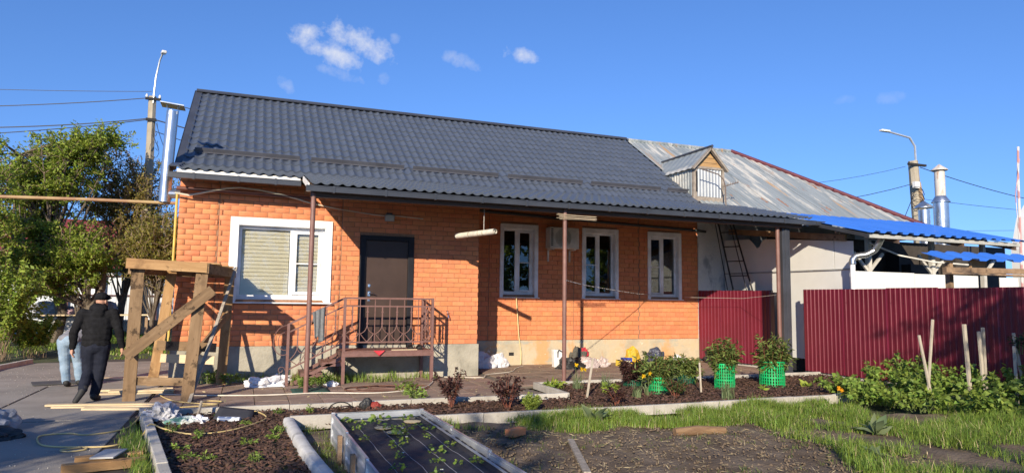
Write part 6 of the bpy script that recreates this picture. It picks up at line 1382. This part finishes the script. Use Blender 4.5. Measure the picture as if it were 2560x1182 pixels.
crumple('covered_heap', 'heap under a grey tarpaulin left of the trunk', 'tarpaulin', (-5.6, 24.9, .85), (.75, .4, .36), M('grey tarpaulin', (.30, .32, .36), rough=.5), 31, .3)
crumple('covered_heap', 'smaller grey covered heap right of the trunk', 'tarpaulin', (-4.35, 25.3, .85), (.55, .35, .45), M('grey cover', (.26, .27, .30), rough=.6), 32, .3)
MB().lathe((-4.84, 24.0, 1.01), [(.08, 0), (.10, .05), (.09, .14), (.03, .15)], 12).build('pot', M('pinkish pot', (.42, .26, .27), rough=.6), smooth=True, label='pinkish pot standing on the long bench', cat='pot')
MB().lathe((-3.25, 25.0, 1.25), [(.02, -.18), (.14, -.10), (.16, .02), (.10, .14), (.02, .18)], 14).b2(-3.29, -3.21, 24.97, 25.03, .2, 1.15).build('orange_float', M('orange plastic', (.75, .22, .03), rough=.5), smooth=True, label='orange plastic float on a post behind the walking man', cat='float')
for i, (x, lab) in enumerate(((-3.75, 'left pale block on the lawn before the white fence'), (-3.35, 'right pale block on the lawn before the white fence'), (-3.0, 'dark block beside the pale blocks on the lawn'))):
    MB().box((x, 27.0, SLOPE(27)+.2), (.36, .3, .45), .2*i).build('stone_block', m_kerb if i < 2 else m_wood2, label=lab, cat='block', bevel=.03)
crumple('rag', 'blue rag in the shadow under the bench', 'rag', (-5.95, 24.1, .35), (.25, .2, .14), M('blue rag', (.03, .12, .38), rough=.8), 33, .5); crumple('rag', 'red rag under the bench beside the blue one', 'rag', (-5.75, 23.9, .18), (.15, .15, .14), M('dark red rag', (.30, .03, .05), rough=.8), 34, .5)
# ------------------------------------------------------------------ poles and wires
m_pole = M('old concrete pole', [(.3, (.28, .24, .18)), (.7, (.42, .37, .28))], scale=4, detail=9, rough=.95, bump=.4, stretch=(1, 1, .4))
m_wire = M('black wire', (.015, .015, .017), rough=.6); m_insul = M('white insulator', (.7, .7, .68), rough=.3)
pl = thing('utility_pole', 'concrete utility pole with a street lamp left of the house', 'utility pole', (-3.25, 26, .2))
MB().tube([(-3.17, 26, .2), (-3.28, 26, 8.45)], [.17, .13], 6).build('shaft', m_pole, pl)
MB().tube([(-3.24, 25.9, 8.2), (-3.20, 25.9, 9.1), (-3.10, 25.8, 9.7), (-3.02, 25.7, 9.9)], .03, 6).build('lamp_arm', m_galv, pl, smooth=True)
MB().box((-2.97, 25.6, 9.93), (.16, .42, .10), .2, .15).build('lamp_head', m_insul, pl, bevel=.03)
MB().b2(-3.48, -3.0, 25.85, 25.93, 8.30, 8.38).b2(-3.42, -3.1, 25.82, 25.86, 7.55, 7.65).build('cross_arm', m_dark, pl)
for x in (-3.44, -3.04): MB().lathe((x, 25.89, 8.38), [(.03, 0), (.045, .04), (.03, .10), (.02, .12)], 8).build('insulator', m_insul, pl)
for k in range(4): MB().tube([(-3.1+.1*math.cos(a+k)*(.6+.3*k), 25.8, 7.3-.25*k+.28*math.sin(a)) for a in [i*.7 for i in range(9)]], .008, 4).build('wire_loop', m_wire, pl)
pr = thing('utility_pole', 'leaning utility pole with street lamp behind the zinc roof', 'utility pole', (38.9, 30, 0))
MB().tube([(39.3, 30, 0), (38.66, 30, 10.6)], [.42, .28], 8).build('shaft', m_pole, pr)
MB().tube([(38.66, 29.8, 10.4), (38.62, 29.8, 11.5), (38.2, 29.8, 12.0), (36.4, 29.8, 12.2)], .07, 6).build('lamp_arm', m_galv, pr, smooth=True)
MB().box((36.1, 29.8, 12.22), (.7, .25, .12), 0).build('lamp_head', m_insul, pr, bevel=.03)
MB().b2(37.9, 39.4, 29.65, 29.8, 10.25, 10.38).build('cross_arm', m_dark, pr); MB().box((38.35, 29.6, 9.0), (.4, .2, .4)).build('junction_box', m_insul, pr)
MB().tube([(38.7, 29.7, 9.2), (39.3, 29.5, 5.0)], .12, 6).build('strut', m_wood2, pr)
for k in range(3): MB().tube([(38.3+.6*math.cos(a), 29.5, 8.4-.3*k+.5*math.sin(a)) for a in [i*.7 for i in range(9)]], .02, 4).build('wire_loop', m_wire, pr)
def wire(lab, a, b, sag, r=.016):
    a, b = Vector(a), Vector(b); MB().tube([a.lerp(b, i/20)-Vector((0, 0, 4*sag*(i/20)*(1-i/20))) for i in range(21)], r, 4).build('power_line', m_wire, label=lab, cat='wire', group='overhead wires')
wire('top wire from the left pole towards the left edge', (-3.44, 25.9, 8.35), (-16, 26.5, 7.0), .3); wire('pale wire above the others at the left edge', (-3.3, 25.9, 8.6), (-16, 27, 7.9), .15, .010)
wire('thick lower wire from the left pole to the left edge', (-3.4, 25.85, 7.62), (-16, 26, 6.6), .45, .020); wire('second lower wire sagging to the left edge', (-3.4, 25.85, 7.58), (-16, 25, 5.6), .35)
wire('wire from the left pole passing behind the roof, top one', (-3.0, 25.9, 8.30), (38, 30, 10.2), 2.2); wire('wire from the left pole passing behind the roof, lower one', (-3.1, 25.85, 7.6), (38.3, 29.8, 9.1), 2.4, .024); wire('wire from the left pole passing behind the roof, lowest one', (-3.1, 25.85, 7.2), (20, 30, 6.0), 1.2)
wire('thin wire in front of the flue on the left', (-3.1, 25.9, 7.5), (-1.3, 15.2, 3.9), .15, .010); wire('far thin wire low on the left', (-16, 30, 5.9), (12, 30, 5.7), .1, .012)
wire('thick wire right of the leaning pole, descending', (39, 29.8, 10.2), (62, 30, 8.6), .6, .024); wire('wire right of the leaning pole, second', (39.2, 29.8, 8.2), (62, 30, 8.4), .2); wire('wire right of the leaning pole, third', (36, 34, 6.6), (64, 32, 7.9), .2); wire('low wire behind the flues at right', (30, 24, 5.6), (48, 22, 4.4), .3, .02); wire('stay wire left of the leaning pole', (38.2, 29.6, 8.6), (33.0, 27, 5.0), .1, .02)
# ------------------------------------------------------------------ trees outside the picture that shade the yard and mirror in the panes
def shade(x, y, h, r, n, lab, seed):
    tree('garden_tree', lab, (x, y, 0), [(x, y, 0), (x, y, h*.25), (x+.1, y, h*.5), (x, y, h*.8)], .14, [((x, y, h*.62), (r, r, h*.32))], 40, n, .13, m_leafT, m_barkT, seed, twigs=5)
shade(-8.2, -1.0, 5.6, 2.0, 4500, 'garden tree behind the photographer to the left', 41); shade(-6.4, 2.2, 3.6, 1.1, 2600, 'small garden tree left of the driveway', 42)
shade(-5.0, -4.5, 6.2, 1.8, 4200, 'tall garden tree behind the photographer', 43); shade(6.9, -.9, 7.2, 1.5, 3800, 'garden tree right of the photographer', 44); shade(1.6, -7, 6, 2.2, 4500, 'broad garden tree far behind the photographer', 45); shade(12, -9, 6, 2.4, 4000, 'garden tree far behind to the right', 46); shade(-8.5, 5.5, 3.2, .9, 2200, 'young garden tree beyond the left edge', 47); shade(9.2, 1.2, 4.0, 1.2, 4000, 'garden tree beyond the right edge', 48)

for x, y, h, r, n, lab, s in ((10.5, -6, 6.0, 2.2, 3500, 'leafy tree behind the photographer mirrored in the panes, first', 51), (14.5, -7.5, 6.5, 2.4, 3500, 'leafy tree behind the photographer mirrored in the panes, second', 52), (18.5, -8, 6.5, 2.4, 3500, 'leafy tree behind the photographer mirrored in the panes, third', 53), (23, -8, 6.5, 2.6, 3500, 'leafy tree behind the photographer mirrored in the panes, fourth', 54)):
    tree('garden_tree', lab, (x, y, 0), [(x, y, 0), (x, y, h*.2), (x+.1, y, h*.4), (x, y, h*.7)], .16, [((x, y, h*.55), (r, r, h*.42))], 45, n, .30, m_leafT, m_barkT, s, twigs=5)
